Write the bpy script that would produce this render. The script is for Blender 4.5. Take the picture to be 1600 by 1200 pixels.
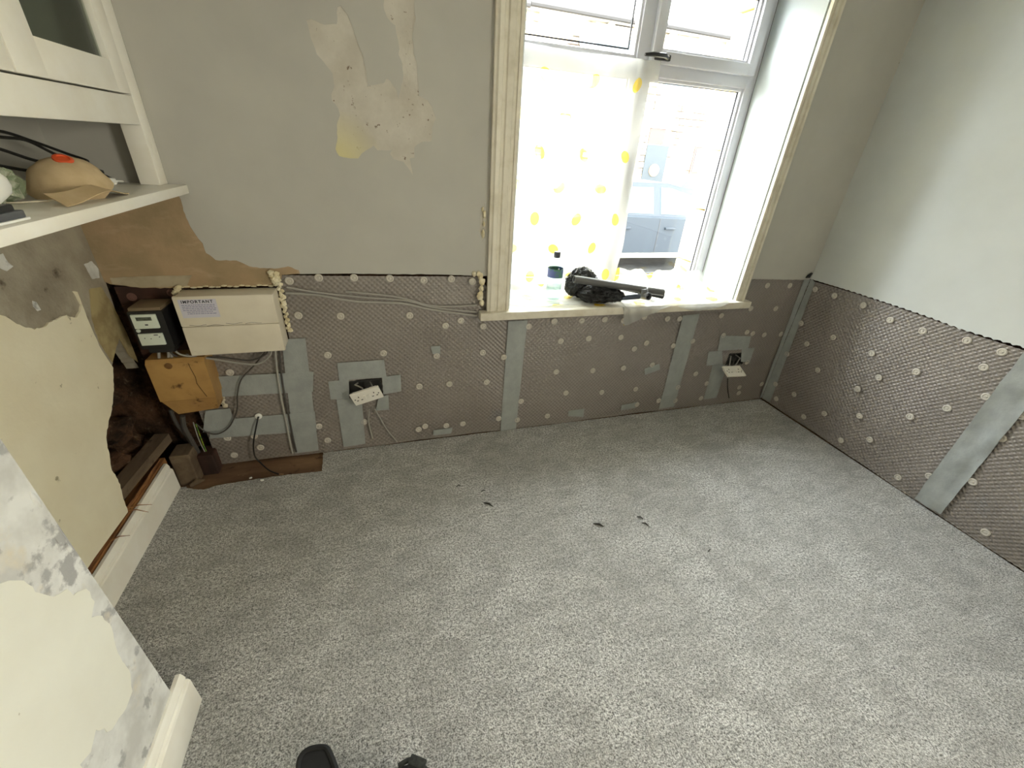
import bpy, bmesh, math, random
import numpy as np
from mathutils import Vector, Matrix, noise as mnoise
from mathutils.geometry import delaunay_2d_cdt

sc = bpy.context.scene
for o in list(bpy.data.objects): bpy.data.objects.remove(o)
random.seed(7)
COL = sc.collection

# ------------------------------------------------------------------ camera
FPX = 651.07
RW = np.array([[0.9583115927, 0.0887041644, -0.2716071842],
               [-0.2797624639, 0.4844890674, -0.8288566265],
               [0.0580676769, 0.8702884090, 0.4891075854]])
CAM = np.array([0.0, 0.0, 1.5])
cd = bpy.data.cameras.new('camera'); cam = bpy.data.objects.new('camera', cd); COL.objects.link(cam)
cd.sensor_width = 36.0; cd.lens = FPX * 36.0 / 1600.0; cd.clip_start = 0.02; cd.clip_end = 300
M = Matrix.Identity(4)
for i in range(3):
    for j in range(3): M[i][j] = RW[i][j]
    M[i][3] = CAM[i]
cam.matrix_world = M
sc.camera = cam

# ------------------------------------------------------------------ light and exposure
sc.view_settings.view_transform = 'Standard'; sc.view_settings.look = 'None'
sc.view_settings.gamma = 1.0; sc.view_settings.use_curve_mapping = False
sc.view_settings.exposure = 1.66
w = bpy.data.worlds.new('overcast_sky'); sc.world = w; w.use_nodes = True
bg = w.node_tree.nodes['Background']
bg.inputs['Color'].default_value = (0.965, 0.99, 1.0, 1); bg.inputs['Strength'].default_value = 11.0
pd = bpy.data.lights.new('window_portal', 'AREA'); pd.shape = 'RECTANGLE'; pd.size = 1.44; pd.size_y = 1.55
pd.cycles.is_portal = True
po = bpy.data.objects.new('window_portal', pd); COL.objects.link(po)
po.location = (1.32, 2.46, 1.56); po.rotation_euler = (math.radians(-90), 0, 0)
pd2 = bpy.data.lights.new('fill_window_portal', 'AREA'); pd2.shape = 'RECTANGLE'; pd2.size = 1.2; pd2.size_y = 1.25; pd2.cycles.is_portal = True  # portal of the window added for fill light
po2 = bpy.data.objects.new('fill_window_portal', pd2); COL.objects.link(po2)
po2.location = (2.84, -1.80, 1.575); po2.rotation_euler = (math.radians(90), 0, math.radians(90))

# ------------------------------------------------------------------ helpers
def pix(x, y, ax, v):
    """the point of the plane axis=v that the photograph shows at pixel x, y"""
    r = RW @ np.array([(x - 800) / FPX, -(y - 600) / FPX, -1.0])
    t = (v - CAM[ax]) / r[ax]
    return CAM + r * t

def srgb(r, g, b):
    f = lambda c: (c / 255 / 12.92) if c / 255 <= 0.04045 else ((c / 255 + 0.055) / 1.055) ** 2.4
    return (f(r), f(g), f(b), 1.0)

ORG = {}
def org(o):
    return ORG.get(o.name, Vector((0, 0, 0))) if o else Vector((0, 0, 0))

def tag(o, label=None, cat=None, group=None, kind=None):
    if label: o['label'] = label
    if cat: o['category'] = cat
    if group: o['group'] = group
    if kind: o['kind'] = kind
    return o

def thing(name, loc, label=None, cat=None, group=None, kind=None):
    o = bpy.data.objects.new(name, None); COL.objects.link(o); o.empty_display_size = 0.05
    o.location = loc; ORG[o.name] = Vector(loc)
    return tag(o, label, cat, group, kind)

class MB:
    def __init__(s): s.v = []; s.f = []
    def add(s, vs, fs):
        n = len(s.v); s.v += [tuple(map(float, p)) for p in vs]; s.f += [tuple(i + n for i in f) for f in fs]; return s
    def box(s, a, b, bev=0.0):
        a, b = [min(p, q) for p, q in zip(a, b)], [max(p, q) for p, q in zip(a, b)]
        if bev <= 0:
            vs = [(x, y, z) for x in (a[0], b[0]) for y in (a[1], b[1]) for z in (a[2], b[2])]
            return s.add(vs, [(0, 1, 3, 2), (4, 6, 7, 5), (0, 4, 5, 1), (2, 3, 7, 6), (0, 2, 6, 4), (1, 5, 7, 3)])
        bm = bmesh.new(); bmesh.ops.create_cube(bm, size=1)
        for v in bm.verts: v.co = Vector([a[i] + (v.co[i] + .5) * (b[i] - a[i]) for i in range(3)])
        bmesh.ops.bevel(bm, geom=bm.edges[:], offset=bev, segments=2, affect='EDGES', profile=.6)
        return s.bm(bm)
    def bm(s, bm, mat=None):
        bm.verts.index_update()
        vs = [(mat @ v.co) if mat else v.co for v in bm.verts]; fs = [[v.index for v in f.verts] for f in bm.faces]
        bm.free(); return s.add(vs, fs)
    def xf(s, m, start=0):
        for i in range(start, len(s.v)): s.v[i] = tuple(m @ Vector(s.v[i]))
        return s
    def prism(s, poly, ax, a, b):
        """2D polygon in the two other axes (in axis order) drawn out along ax from a to b"""
        n = len(poly)
        def p3(p, t):
            q = list(p); q.insert(ax, t); return q
        vs = [p3(p, a) for p in poly] + [p3(p, b) for p in poly]
        fs = [tuple(range(n))[::-1], tuple(range(n, 2 * n))] + [(i, (i + 1) % n, n + (i + 1) % n, n + i) for i in range(n)]
        return s.add(vs, fs)
    def tube(s, pts, r, seg=8, caps=True):
        pts = [Vector(p) for p in pts]; n = len(pts); rr = r if isinstance(r, (list, tuple)) else [r] * n
        vs = []; up = None
        for i, p in enumerate(pts):
            t = (pts[min(i + 1, n - 1)] - pts[max(i - 1, 0)]).normalized()
            if up is None: up = Vector((0, 0, 1)) if abs(t.z) < .9 else Vector((1, 0, 0))
            a = t.cross(up)
            if a.length < 1e-5: a = t.orthogonal()
            a.normalize(); b = a.cross(t).normalized(); up = b
            for k in range(seg):
                an = 2 * math.pi * k / seg; vs.append(p + a * (rr[i] * math.cos(an)) + b * (rr[i] * math.sin(an)))
        fs = [(i * seg + k, i * seg + (k + 1) % seg, (i + 1) * seg + (k + 1) % seg, (i + 1) * seg + k) for i in range(n - 1) for k in range(seg)]
        if caps: fs += [tuple(range(seg))[::-1], tuple(range((n - 1) * seg, n * seg))]
        return s.add(vs, fs)
    def lathe(s, prof, seg=24, m=None):
        """profile of (radius, height) turned about z"""
        vs = []; n = len(prof)
        for r, z in prof:
            for k in range(seg):
                a = 2 * math.pi * k / seg; vs.append(Vector((r * math.cos(a), r * math.sin(a), z)))
        if m: vs = [m @ v for v in vs]
        fs = [(i * seg + k, i * seg + (k + 1) % seg, (i + 1) * seg + (k + 1) % seg, (i + 1) * seg + k) for i in range(n - 1) for k in range(seg)]
        fs += [tuple(range(seg))[::-1], tuple(range((n - 1) * seg, n * seg))]
        return s.add(vs, fs)
    def blob(s, c, rad, amp=.25, sc_=2.0, sub=2, seed=0, rot=0):
        bm = bmesh.new(); bmesh.ops.create_icosphere(bm, subdivisions=sub, radius=1)
        c = Vector(c); rad = Vector(rad if hasattr(rad, '__len__') else (rad,) * 3); rm = Matrix.Rotation(rot, 3, 'Z')
        for v in bm.verts:
            k = 1 + amp * mnoise.noise(v.co * sc_ + Vector((seed * 3.1, seed * 1.7, seed)))
            q = v.co * k; v.co = c + rm @ Vector((q.x * rad.x, q.y * rad.y, q.z * rad.z))
        return s.bm(bm)
    def build(s, name, mat, parent=None, smooth=False, origin=None):
        me = bpy.data.meshes.new(name)
        o0 = org(parent)
        if parent is None and origin is not None: o0 = Vector(origin)
        me.from_pydata([tuple(Vector(v) - o0) for v in s.v], [], s.f)
        return link(name, me, mat, parent, smooth, o0 if parent is None else None, o0)

def link(name, me, mat, parent, smooth, loc, o0):
    me.materials.append(mat)
    bm = bmesh.new(); bm.from_mesh(me); bmesh.ops.recalc_face_normals(bm, faces=bm.faces); bm.to_mesh(me); bm.free()
    if smooth:
        me.polygons.foreach_set('use_smooth', [True] * len(me.polygons))
        try: me.set_sharp_from_angle(angle=math.radians(42))
        except Exception: pass
    o = bpy.data.objects.new(name, me); COL.objects.link(o)
    if parent: o.parent = parent
    elif loc is not None: o.location = loc
    ORG[o.name] = Vector(o0)
    return o

def inst(src, name, parent, world):
    o = bpy.data.objects.new(name, src); COL.objects.link(o); o.parent = parent
    o.location = Vector(world) - org(parent); return o

def pip(p, poly):
    x, y = p; c = False; j = len(poly) - 1
    for i in range(len(poly)):
        xi, yi = poly[i]; xj, yj = poly[j]
        if (yi > y) != (yj > y) and x < (xj - xi) * (y - yi) / (yj - yi) + xi: c = not c
        j = i
    return c

def ragged(poly, step, amp, seed=0, closed=True, keep=None):
    """subdivide the outline and roughen it; segments that keep(a, b) names stay straight"""
    out = []; n = len(poly)
    for i in range(n if closed else n - 1):
        a = Vector(poly[i]); b = Vector(poly[(i + 1) % n]); out.append(tuple(a))
        d = (b - a).length; k = int(d / step)
        if keep and keep(a, b): continue
        nn = Vector((-(b - a).y, (b - a).x)); nn = nn.normalized() if nn.length else nn
        for j in range(1, k):
            p = a.lerp(b, j / k)
            q = mnoise.noise(Vector((p.x * 37, p.y * 37, seed))) + .6 * mnoise.noise(Vector((p.x * 110, p.y * 110, seed + 5)))
            p = p + nn * q * amp; out.append(tuple(p))
    if not closed: out.append(tuple(poly[-1]))
    return out

def layer(name, outer, holes, ax, front, back, mat, parent, smooth=False):
    """a flat layer with a ragged outline and holes: front skin plus the edge down to back"""
    loops = [outer] + holes; vs = []; es = []
    for lp in loops:
        n0 = len(vs); vs += [Vector(p) for p in lp]; es += [(n0 + i, n0 + (i + 1) % len(lp)) for i in range(len(lp))]
    r = delaunay_2d_cdt(vs, es, [], 0, 1e-6)
    V2, F2 = r[0], r[2]
    fs = []
    for f in F2:
        c = sum((V2[i] for i in f), Vector((0, 0))) / len(f)
        if pip(c, outer) and not any(pip(c, h) for h in holes): fs.append(tuple(f))
    def p3(p, t):
        q = [p[0], p[1]]; q.insert(ax, t); return tuple(q)
    mb = MB(); n = len(V2)
    cnt = {}
    for f in fs:
        for i in range(len(f)):
            e = (f[i], f[(i + 1) % len(f)]); k = (min(e), max(e)); cnt.setdefault(k, []).append(e)
    side = [e[0] for e in cnt.values() if len(e) == 1]
    mb.add([p3(p, front) for p in V2] + [p3(p, back) for p in V2],
           fs + [(b, a, a + n, b + n) for a, b in side])
    return mb.build(name, mat, parent, smooth)

# ------------------------------------------------------------------ materials
def nodes(name):
    m = bpy.data.materials.new(name); m.use_nodes = True; nt = m.node_tree
    return m, nt, nt.nodes['Principled BSDF'], nt.nodes['Material Output']

def N(nt, t, **kw):
    n = nt.nodes.new(t)
    for k, v in kw.items():
        if k.startswith('i_'): n.inputs[k[2:].replace('_', ' ')].default_value = v
        else: setattr(n, k, v)
    return n

def noise_fac(nt, scale, lo, hi, detail=4, rough=.6, coord=None, stretch=None, dist=0):
    tc = coord or N(nt, 'ShaderNodeTexCoord').outputs['Object']
    if stretch:
        mp = N(nt, 'ShaderNodeMapping'); mp.inputs['Scale'].default_value = stretch; nt.links.new(tc, mp.inputs['Vector']); tc = mp.outputs['Vector']
    nz = N(nt, 'ShaderNodeTexNoise', i_Scale=scale, i_Detail=detail, i_Roughness=rough, i_Distortion=dist); nt.links.new(tc, nz.inputs['Vector'])
    mr = N(nt, 'ShaderNodeMapRange'); mr.inputs['From Min'].default_value = lo; mr.inputs['From Max'].default_value = hi
    nt.links.new(nz.outputs['Fac'], mr.inputs['Value'])
    return mr.outputs['Result'], nz.outputs['Fac']

def mixc(nt, fac, a, b):
    mx = N(nt, 'ShaderNodeMix', data_type='RGBA')
    nt.links.new(fac, mx.inputs[0])
    for k, c in ((6, a), (7, b)):
        if isinstance(c, tuple): mx.inputs[k].default_value = c
        else: nt.links.new(c, mx.inputs[k])
    return mx.outputs[2]

def mulf(nt, f, k):
    n = N(nt, 'ShaderNodeMath', operation='MULTIPLY'); nt.links.new(f, n.inputs[0]); n.inputs[1].default_value = k; return n.outputs[0]

def mat(name, c1, c2=None, scale=8, lo=.4, hi=.6, rough=.6, spots=(), bump=None, metal=0, spec=.5, stretch=None, detail=4):
    """spots: (colour, scale, lo, hi[, stretch]) laid over the base one after another; bump: (scale, strength, distance)"""
    m, nt, b, out = nodes(name)
    col = c1
    if c2 is not None:
        f, _ = noise_fac(nt, scale, lo, hi, detail, stretch=stretch); col = mixc(nt, f, c1, c2)
    for sp in spots:
        f, _ = noise_fac(nt, sp[1], sp[2], sp[3], 5, stretch=sp[4] if len(sp) > 4 else None); col = mixc(nt, f, col, sp[0])
    if isinstance(col, tuple): b.inputs['Base Color'].default_value = col
    else: nt.links.new(col, b.inputs['Base Color'])
    b.inputs['Roughness'].default_value = rough; b.inputs['Metallic'].default_value = metal
    b.inputs['Specular IOR Level'].default_value = spec
    if bump:
        _, h = noise_fac(nt, bump[0], 0, 1, 5); bp = N(nt, 'ShaderNodeBump', i_Strength=bump[1], i_Distance=bump[2])
        nt.links.new(h, bp.inputs['Height']); nt.links.new(bp.outputs['Normal'], b.inputs['Normal'])
    return m

PAINT = mat('grey_wall_paint', srgb(188, 186, 178), srgb(181, 179, 172), 3, .35, .65, .75, bump=(160, .12, .002), spec=.3)
PAINT_LIT = mat('grey_wall_paint_lit', srgb(202, 205, 203), srgb(196, 199, 197), 3, .35, .65, .7, bump=(160, .12, .002), spec=.3)  # grey wall paint lightened to carry window light on the right wall
WHITE_GLOSS = mat('white_gloss_paint', srgb(246, 243, 233), srgb(240, 235, 222), 6, .4, .65, .35, bump=(60, .06, .002))
REVEAL = mat('white_reveal_paint', srgb(198, 205, 206), rough=.6)
PVC = mat('white_window_plastic', srgb(204, 204, 210), rough=.3)
SEAL = mat('dark_rubber_seal', srgb(50, 50, 54), rough=.7)
CASING = mat('cream_casing_paint', srgb(222, 216, 200), srgb(202, 194, 174), 14, .45, .75, .45)
MASONRY = mat('old_masonry', srgb(92, 66, 48), srgb(44, 34, 27), 9, .35, .65, .95, ((srgb(120, 104, 84), 22, .6, .72),), bump=(18, .9, .03), spec=.15)
RENDER = mat('grey_cement_render', srgb(172, 164, 146), srgb(146, 137, 121), 7, .35, .65, .95, ((srgb(176, 170, 152), 5, .6, .7), (srgb(92, 80, 66), 14, .63, .75)), bump=(70, .5, .006), spec=.15)
CREAM = mat('old_cream_plaster', srgb(236, 229, 204), srgb(228, 219, 192), 4, .35, .65, .7, ((srgb(160, 150, 122), 16, .69, .74), (srgb(150, 146, 132), 6, .68, .72)), bump=(20, .18, .01), spec=.3)
FILLER = mat('white_filler_plaster', srgb(222, 222, 218), srgb(196, 195, 190), 8, .4, .6, .85, ((srgb(168, 167, 165), 13, .57, .63), (srgb(214, 206, 188), 5, .58, .66), (srgb(176, 138, 126), 9, .72, .76)), bump=(35, .35, .008), spec=.2)
BREASTP = mat('breast_cream_plaster', srgb(232, 231, 219), srgb(225, 223, 210), 3, .35, .65, .65, ((srgb(170, 162, 138), 28, .735, .76),), bump=(14, .15, .01), spec=.3)
BOARD = mat('dark_stained_board', srgb(72, 42, 30), srgb(40, 24, 18), 5, .35, .65, .8, ((srgb(104, 74, 54), 12, .62, .75, (1, 1, 5)),), bump=(24, .3, .006), stretch=(1, 1, .25))
OLDWOOD = mat('weathered_timber', srgb(120, 102, 80), srgb(78, 62, 48), 9, .35, .65, .85, ((srgb(58, 42, 30), 16, .6, .72),), bump=(40, .5, .006), stretch=(1, .2, 1))
FLOORWOOD = mat('bare_floorboard', srgb(134, 104, 76), srgb(100, 74, 54), 10, .35, .65, .8, ((srgb(72, 50, 38), 14, .6, .7), (srgb(168, 142, 112), 18, .66, .76)), bump=(30, .3, .004), stretch=(.2, 1, 1))
SPLINT = mat('split_orange_timber', srgb(170, 118, 66), srgb(110, 70, 40), 20, .4, .6, .85, bump=(40, .5, .005), stretch=(1, .15, 1))
TAPE = mat('grey_cloth_tape', srgb(162, 166, 164), srgb(148, 152, 150), 12, .35, .65, .5, bump=(60, .35, .004))
PLUG = mat('white_plastic_plug', srgb(196, 190, 180), rough=.5)
SOCKET = mat('white_socket_plastic', srgb(236, 232, 222), rough=.35)
BLACKP = mat('black_plastic', srgb(22, 22, 24), rough=.4)
BLACKHOLE = mat('dark_recess', srgb(34, 32, 30), rough=.9)
STEELBOX = mat('galvanised_box', srgb(96, 96, 94), rough=.45, metal=.7)
CUBOX = mat('cream_enclosure_plastic', srgb(222, 214, 196), srgb(212, 203, 184), 5, .4, .65, .55, bump=(30, .05, .002))
LABELP = mat('pale_violet_label', srgb(206, 204, 216), rough=.6)
INK = mat('dark_print', srgb(40, 40, 52), rough=.6)
INKB = mat('blue_print', srgb(120, 124, 160), rough=.6)
TAN = mat('aged_tan_plastic', srgb(184, 146, 88), srgb(158, 120, 70), 6, .35, .65, .5, ((srgb(84, 54, 28), 13, .62, .7),), bump=(20, .1, .003))
METERF = mat('meter_faceplate', srgb(206, 214, 202), rough=.5)
LCD = mat('meter_display', srgb(64, 70, 60), srgb(92, 98, 84), 90, .45, .6, .3)
FOAM = mat('cream_foam', srgb(234, 226, 200), srgb(218, 204, 166), 30, .4, .6, .8, bump=(60, .5, .01))
CABLEG = mat('grey_cable_sheath', srgb(160, 157, 150), rough=.55)
CABLED = mat('dark_grey_cable_sheath', srgb(74, 70, 66), rough=.6)
CABLEB = mat('black_cable', srgb(20, 19, 19), rough=.5)
CABLEY = mat('green_yellow_wire', srgb(150, 160, 50), srgb(70, 120, 50), 60, .45, .55, .5)
WHITEP = mat('white_plastic', srgb(240, 240, 236), rough=.4)
COPPER = mat('bare_copper', srgb(190, 150, 110), rough=.35, metal=.8)
PIPE = mat('grey_waste_pipe', srgb(92, 92, 90), rough=.45)
PIPEL = mat('light_grey_fitting', srgb(118, 120, 126), rough=.4)
PIPEB = mat('blue_grey_pipe', srgb(70, 78, 94), rough=.4)
BINBAG = mat('black_polythene', srgb(16, 16, 17), rough=.22, bump=(34, .8, .02))
MASKM = mat('tan_mask_fabric', srgb(206, 184, 146), srgb(190, 166, 128), 14, .35, .65, .85, bump=(90, .25, .003))
ORANGE = mat('orange_valve', srgb(226, 92, 48), rough=.5)
FABRIC = mat('black_bag_fabric', srgb(15, 15, 16), srgb(9, 9, 10), 60, .4, .6, .8, bump=(300, .4, .002))
WEBBING = mat('dark_webbing', srgb(46, 48, 44), srgb(30, 31, 29), 120, .4, .6, .8, bump=(300, .4, .002))
PIPING = mat('black_piping_and_bore_shade', srgb(6, 6, 7), rough=.7)
CEIL = mat('white_ceiling_paint', srgb(238, 237, 232), rough=.8)
FLAKE = mat('dark_flake', srgb(58, 56, 52), rough=.9)

# bare plaster under the front wall's paint: pink by the meter, off white in the torn patch, cream filler at its foot
def bare_plaster():
    m, nt, b, out = nodes('bare_plaster')
    geo = N(nt, 'ShaderNodeNewGeometry'); sx = N(nt, 'ShaderNodeSeparateXYZ'); nt.links.new(geo.outputs['Position'], sx.inputs[0])
    f1, _ = noise_fac(nt, 7, .38, .62, 5); f2, h = noise_fac(nt, 18, .5, .66, 6); f3, _ = noise_fac(nt, 45, .66, .72, 3)
    white = mixc(nt, f1, srgb(206, 201, 190), srgb(190, 184, 172)); white = mixc(nt, f3, white, srgb(128, 112, 98))
    pink = mixc(nt, f1, srgb(172, 148, 118), srgb(154, 136, 106)); fs_, _ = noise_fac(nt, 9, .56, .74, 5, stretch=(1, 1, 3)); pink = mixc(nt, mulf(nt, fs_, .6), pink, srgb(190, 166, 140))
    mr = N(nt, 'ShaderNodeMapRange'); mr.inputs['From Min'].default_value = -.36; mr.inputs['From Max'].default_value = -.3
    nt.links.new(sx.outputs['X'], mr.inputs['Value'])
    c = mixc(nt, mr.outputs['Result'], pink, white)
    # cream filler in the lower left lobe
    d = N(nt, 'ShaderNodeVectorMath', operation='DISTANCE'); d.inputs[1].default_value = (-.15, 1.985, 1.405); nt.links.new(geo.outputs['Position'], d.inputs[0])
    mr2 = N(nt, 'ShaderNodeMapRange'); mr2.inputs['From Min'].default_value = .20; mr2.inputs['From Max'].default_value = .06
    nt.links.new(d.outputs['Value'], mr2.inputs['Value'])
    c = mixc(nt, mr2.outputs['Result'], c, srgb(212, 204, 158))
    nt.links.new(c, b.inputs['Base Color']); b.inputs['Roughness'].default_value = .9; b.inputs['Specular IOR Level'].default_value = .2
    bp = N(nt, 'ShaderNodeBump', i_Strength=.5, i_Distance=.006); nt.links.new(h, bp.inputs['Height']); nt.links.new(bp.outputs['Normal'], b.inputs['Normal'])
    return m
PLASTER = bare_plaster()

def carpet_mat():
    m, nt, b, out = nodes('speckled_grey_carpet')
    f1, h1 = noise_fac(nt, 95, .40, .60, 3, .8)
    f2, h2 = noise_fac(nt, 210, .42, .58, 2, .7)
    f3, _ = noise_fac(nt, 2.6, .34, .66, 5, .62, stretch=(1, .7, 1), dist=.6)
    f4, _ = noise_fac(nt, 11, .4, .66, 4, .6, stretch=(.7, 1.3, 1), dist=.8)
    c = mixc(nt, f1, srgb(80, 78, 74), srgb(254, 253, 250)); c2 = mixc(nt, f2, srgb(56, 54, 50), srgb(255, 254, 250))
    hv = N(nt, 'ShaderNodeValue'); hv.outputs[0].default_value = .5; c = mixc(nt, hv.outputs[0], c, c2)
    c = mixc(nt, mulf(nt, f3, .42), c, srgb(148, 146, 140)); c = mixc(nt, mulf(nt, f4, .34), c, srgb(102, 101, 97))
    nt.links.new(c, b.inputs['Base Color']); b.inputs['Roughness'].default_value = 1; b.inputs['Specular IOR Level'].default_value = .05
    b.inputs['Sheen Weight'].default_value = .25; b.inputs['Sheen Roughness'].default_value = .6
    ad = N(nt, 'ShaderNodeMath', operation='ADD'); nt.links.new(h1, ad.inputs[0]); nt.links.new(h2, ad.inputs[1])
    bp = N(nt, 'ShaderNodeBump', i_Strength=.9, i_Distance=.008); nt.links.new(ad.outputs[0], bp.inputs['Height']); nt.links.new(bp.outputs['Normal'], b.inputs['Normal'])
    return m
CARPET = carpet_mat()

MEMB = mat('brown_mesh_membrane', srgb(134, 126, 119), srgb(122, 114, 107), 4, .35, .65, .34, ((srgb(112, 111, 112), 2.4, .63, .74), (srgb(114, 103, 95), 260, .5, .62)), bump=(420, .25, .002), spec=.6)
b_ = MEMB.node_tree.nodes['Principled BSDF']; b_.inputs['Coat Weight'].default_value = 1.0; b_.inputs['Coat Roughness'].default_value = .5; b_.inputs['Coat IOR'].default_value = 1.75

def glass_mat(name, tint, gl=.08):
    m = bpy.data.materials.new(name); m.use_nodes = True; nt = m.node_tree; nt.nodes.clear()
    out = N(nt, 'ShaderNodeOutputMaterial'); t = N(nt, 'ShaderNodeBsdfTransparent'); t.inputs['Color'].default_value = tint
    g = N(nt, 'ShaderNodeBsdfGlossy'); g.inputs['Roughness'].default_value = .02; mx = N(nt, 'ShaderNodeMixShader')
    lw = N(nt, 'ShaderNodeLayerWeight'); pw = N(nt, 'ShaderNodeMath', operation='POWER'); pw.inputs[1].default_value = 4; nt.links.new(lw.outputs['Facing'], pw.inputs[0])
    fr = N(nt, 'ShaderNodeMath', operation='MULTIPLY_ADD'); nt.links.new(pw.outputs[0], fr.inputs[0]); fr.inputs[1].default_value = .5; fr.inputs[2].default_value = gl * .5
    nt.links.new(fr.outputs[0], mx.inputs[0]); nt.links.new(t.outputs[0], mx.inputs[1]); nt.links.new(g.outputs[0], mx.inputs[2]); nt.links.new(mx.outputs[0], out.inputs['Surface'])
    return m
GLASS = glass_mat('window_glass', (.94, .96, .96, 1))
CABGLASS = glass_mat('cupboard_glass', (.72, .76, .72, 1))
PET = glass_mat('clear_bottle_plastic', (.80, .88, .86, 1))
CARGLASS = glass_mat('car_glass', (.55, .66, .66, 1))

def sheet_mat():
    """thin milky polythene printed with yellow lemons; the print is laid out on the sheet's own UVs in metres"""
    m = bpy.data.materials.new('lemon_print_polythene'); m.use_nodes = True; nt = m.node_tree; nt.nodes.clear()
    out = N(nt, 'ShaderNodeOutputMaterial')
    uv = N(nt, 'ShaderNodeUVMap'); uv.uv_map = 'uv'; sp = N(nt, 'ShaderNodeSeparateXYZ'); nt.links.new(uv.outputs[0], sp.inputs[0])
    def mth(op, a, b=None):
        n = N(nt, 'ShaderNodeMath', operation=op)
        for k, q in ((0, a), (1, b)):
            if q is None: continue
            if isinstance(q, (int, float)): n.inputs[k].default_value = q
            else: nt.links.new(q, n.inputs[k])
        return n.outputs[0]
    U, Vv = .245, .158
    vr = mth('DIVIDE', mth('ADD', sp.outputs['Y'], 20 * U * 0 + .02), Vv); row = mth('FLOOR', vr)
    ur = mth('ADD', mth('DIVIDE', sp.outputs['X'], U), mth('MULTIPLY', row, .5))
    fu = mth('MULTIPLY', mth('SUBTRACT', mth('FRACT', ur), .5), U); fv = mth('MULTIPLY', mth('SUBTRACT', mth('FRACT', vr), .5), Vv)
    # tilted ellipse with a slightly wandering outline
    cell = N(nt, 'ShaderNodeCombineXYZ'); nt.links.new(mth('FLOOR', ur), cell.inputs[0]); nt.links.new(row, cell.inputs[1])
    wn = N(nt, 'ShaderNodeTexWhiteNoise', noise_dimensions='2D'); nt.links.new(cell.outputs[0], wn.inputs['Vector'])
    an = mth('MULTIPLY', wn.outputs['Value'], 3.1)
    cs, sn = mth('COSINE', an), mth('SINE', an)
    a = mth('ADD', mth('MULTIPLY', fu, cs), mth('MULTIPLY', fv, sn)); bq = mth('SUBTRACT', mth('MULTIPLY', fv, cs), mth('MULTIPLY', fu, sn))
    d = mth('ADD', mth('POWER', mth('ABSOLUTE', mth('DIVIDE', a, .034)), 2), mth('POWER', mth('ABSOLUTE', mth('DIVIDE', bq, .024)), 2))
    msk = mth('LESS_THAN', d, 1.0)
    col = mixc(nt, msk, srgb(214, 214, 209), srgb(244, 208, 60))
    tr = N(nt, 'ShaderNodeBsdfTranslucent'); df = N(nt, 'ShaderNodeBsdfDiffuse'); tp = N(nt, 'ShaderNodeBsdfTransparent'); gl = N(nt, 'ShaderNodeBsdfGlossy'); gl.inputs['Roughness'].default_value = .25
    for n in (tr, df): nt.links.new(col, n.inputs['Color'])
    tint = mixc(nt, msk, (1, 1, 1, 1), (1.0, .97, .66, 1)); nt.links.new(tint, tp.inputs['Color'])
    def mixs(f, x, y):
        n = N(nt, 'ShaderNodeMixShader'); n.inputs[0].default_value = f; nt.links.new(x, n.inputs[1]); nt.links.new(y, n.inputs[2]); return n.outputs[0]
    s = mixs(.5, tr.outputs[0], df.outputs[0]); s = mixs(.42, s, tp.outputs[0]); s = mixs(.07, s, gl.outputs[0])
    nt.links.new(s, out.inputs['Surface']); return m
SHEET = sheet_mat()

def brick_mat(name, c1, c2, mortar, scale):
    m, nt, b, out = nodes(name)
    geo = N(nt, 'ShaderNodeNewGeometry'); sx = N(nt, 'ShaderNodeSeparateXYZ'); nt.links.new(geo.outputs['Position'], sx.inputs[0])
    cb = N(nt, 'ShaderNodeCombineXYZ'); nt.links.new(sx.outputs['X'], cb.inputs[0]); nt.links.new(sx.outputs['Z'], cb.inputs[1])
    bt = N(nt, 'ShaderNodeTexBrick'); nt.links.new(cb.outputs[0], bt.inputs['Vector'])
    bt.inputs['Color1'].default_value = c1; bt.inputs['Color2'].default_value = c2; bt.inputs['Mortar'].default_value = mortar
    bt.inputs['Scale'].default_value = scale; bt.inputs['Mortar Size'].default_value = .022; bt.inputs['Brick Width'].default_value = .55; bt.inputs['Row Height'].default_value = .2
    f, _ = noise_fac(nt, .9, .45, .6, 3); c = mixc(nt, f, bt.outputs['Color'], srgb(214, 196, 160))
    nt.links.new(c, b.inputs['Base Color']); b.inputs['Roughness'].default_value = .95
    return m
STONE = brick_mat('coursed_sandstone', srgb(190, 172, 138), srgb(128, 108, 82), srgb(52, 44, 36), 1.0)
ROOFM = mat('stone_slate_roof', srgb(176, 172, 166), srgb(150, 146, 140), 3, .4, .6, .9)
GUTTER = mat('grey_gutter', srgb(38, 35, 33), rough=.8)
LINTEL = mat('painted_stone', srgb(206, 196, 174), rough=.9)
DOORG = mat('slate_green_door', srgb(26, 34, 38), rough=.6)
BROWNW = mat('brown_window_frame', srgb(56, 36, 28), rough=.6)
DARKPANE = mat('dark_house_pane', srgb(58, 74, 80), rough=.3)
ASPHALT = mat('grey_asphalt', srgb(72, 72, 72), srgb(60, 60, 60), 6, .4, .6, .95)
PAVE = mat('pale_paving', srgb(150, 146, 138), srgb(130, 126, 118), 3, .4, .6, .95)
CARPAINT = mat('slate_blue_car_paint', srgb(30, 36, 42), rough=.5, spec=.25)
TYRE = mat('tyre_rubber', srgb(24, 24, 24), rough=.9)
ALLOY = mat('wheel_alloy', srgb(150, 150, 152), rough=.35, metal=.6)
CREAMSTONE = mat('cream_painted_stone', srgb(222, 206, 150), srgb(206, 188, 130), 5, .4, .6, .9)

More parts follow.
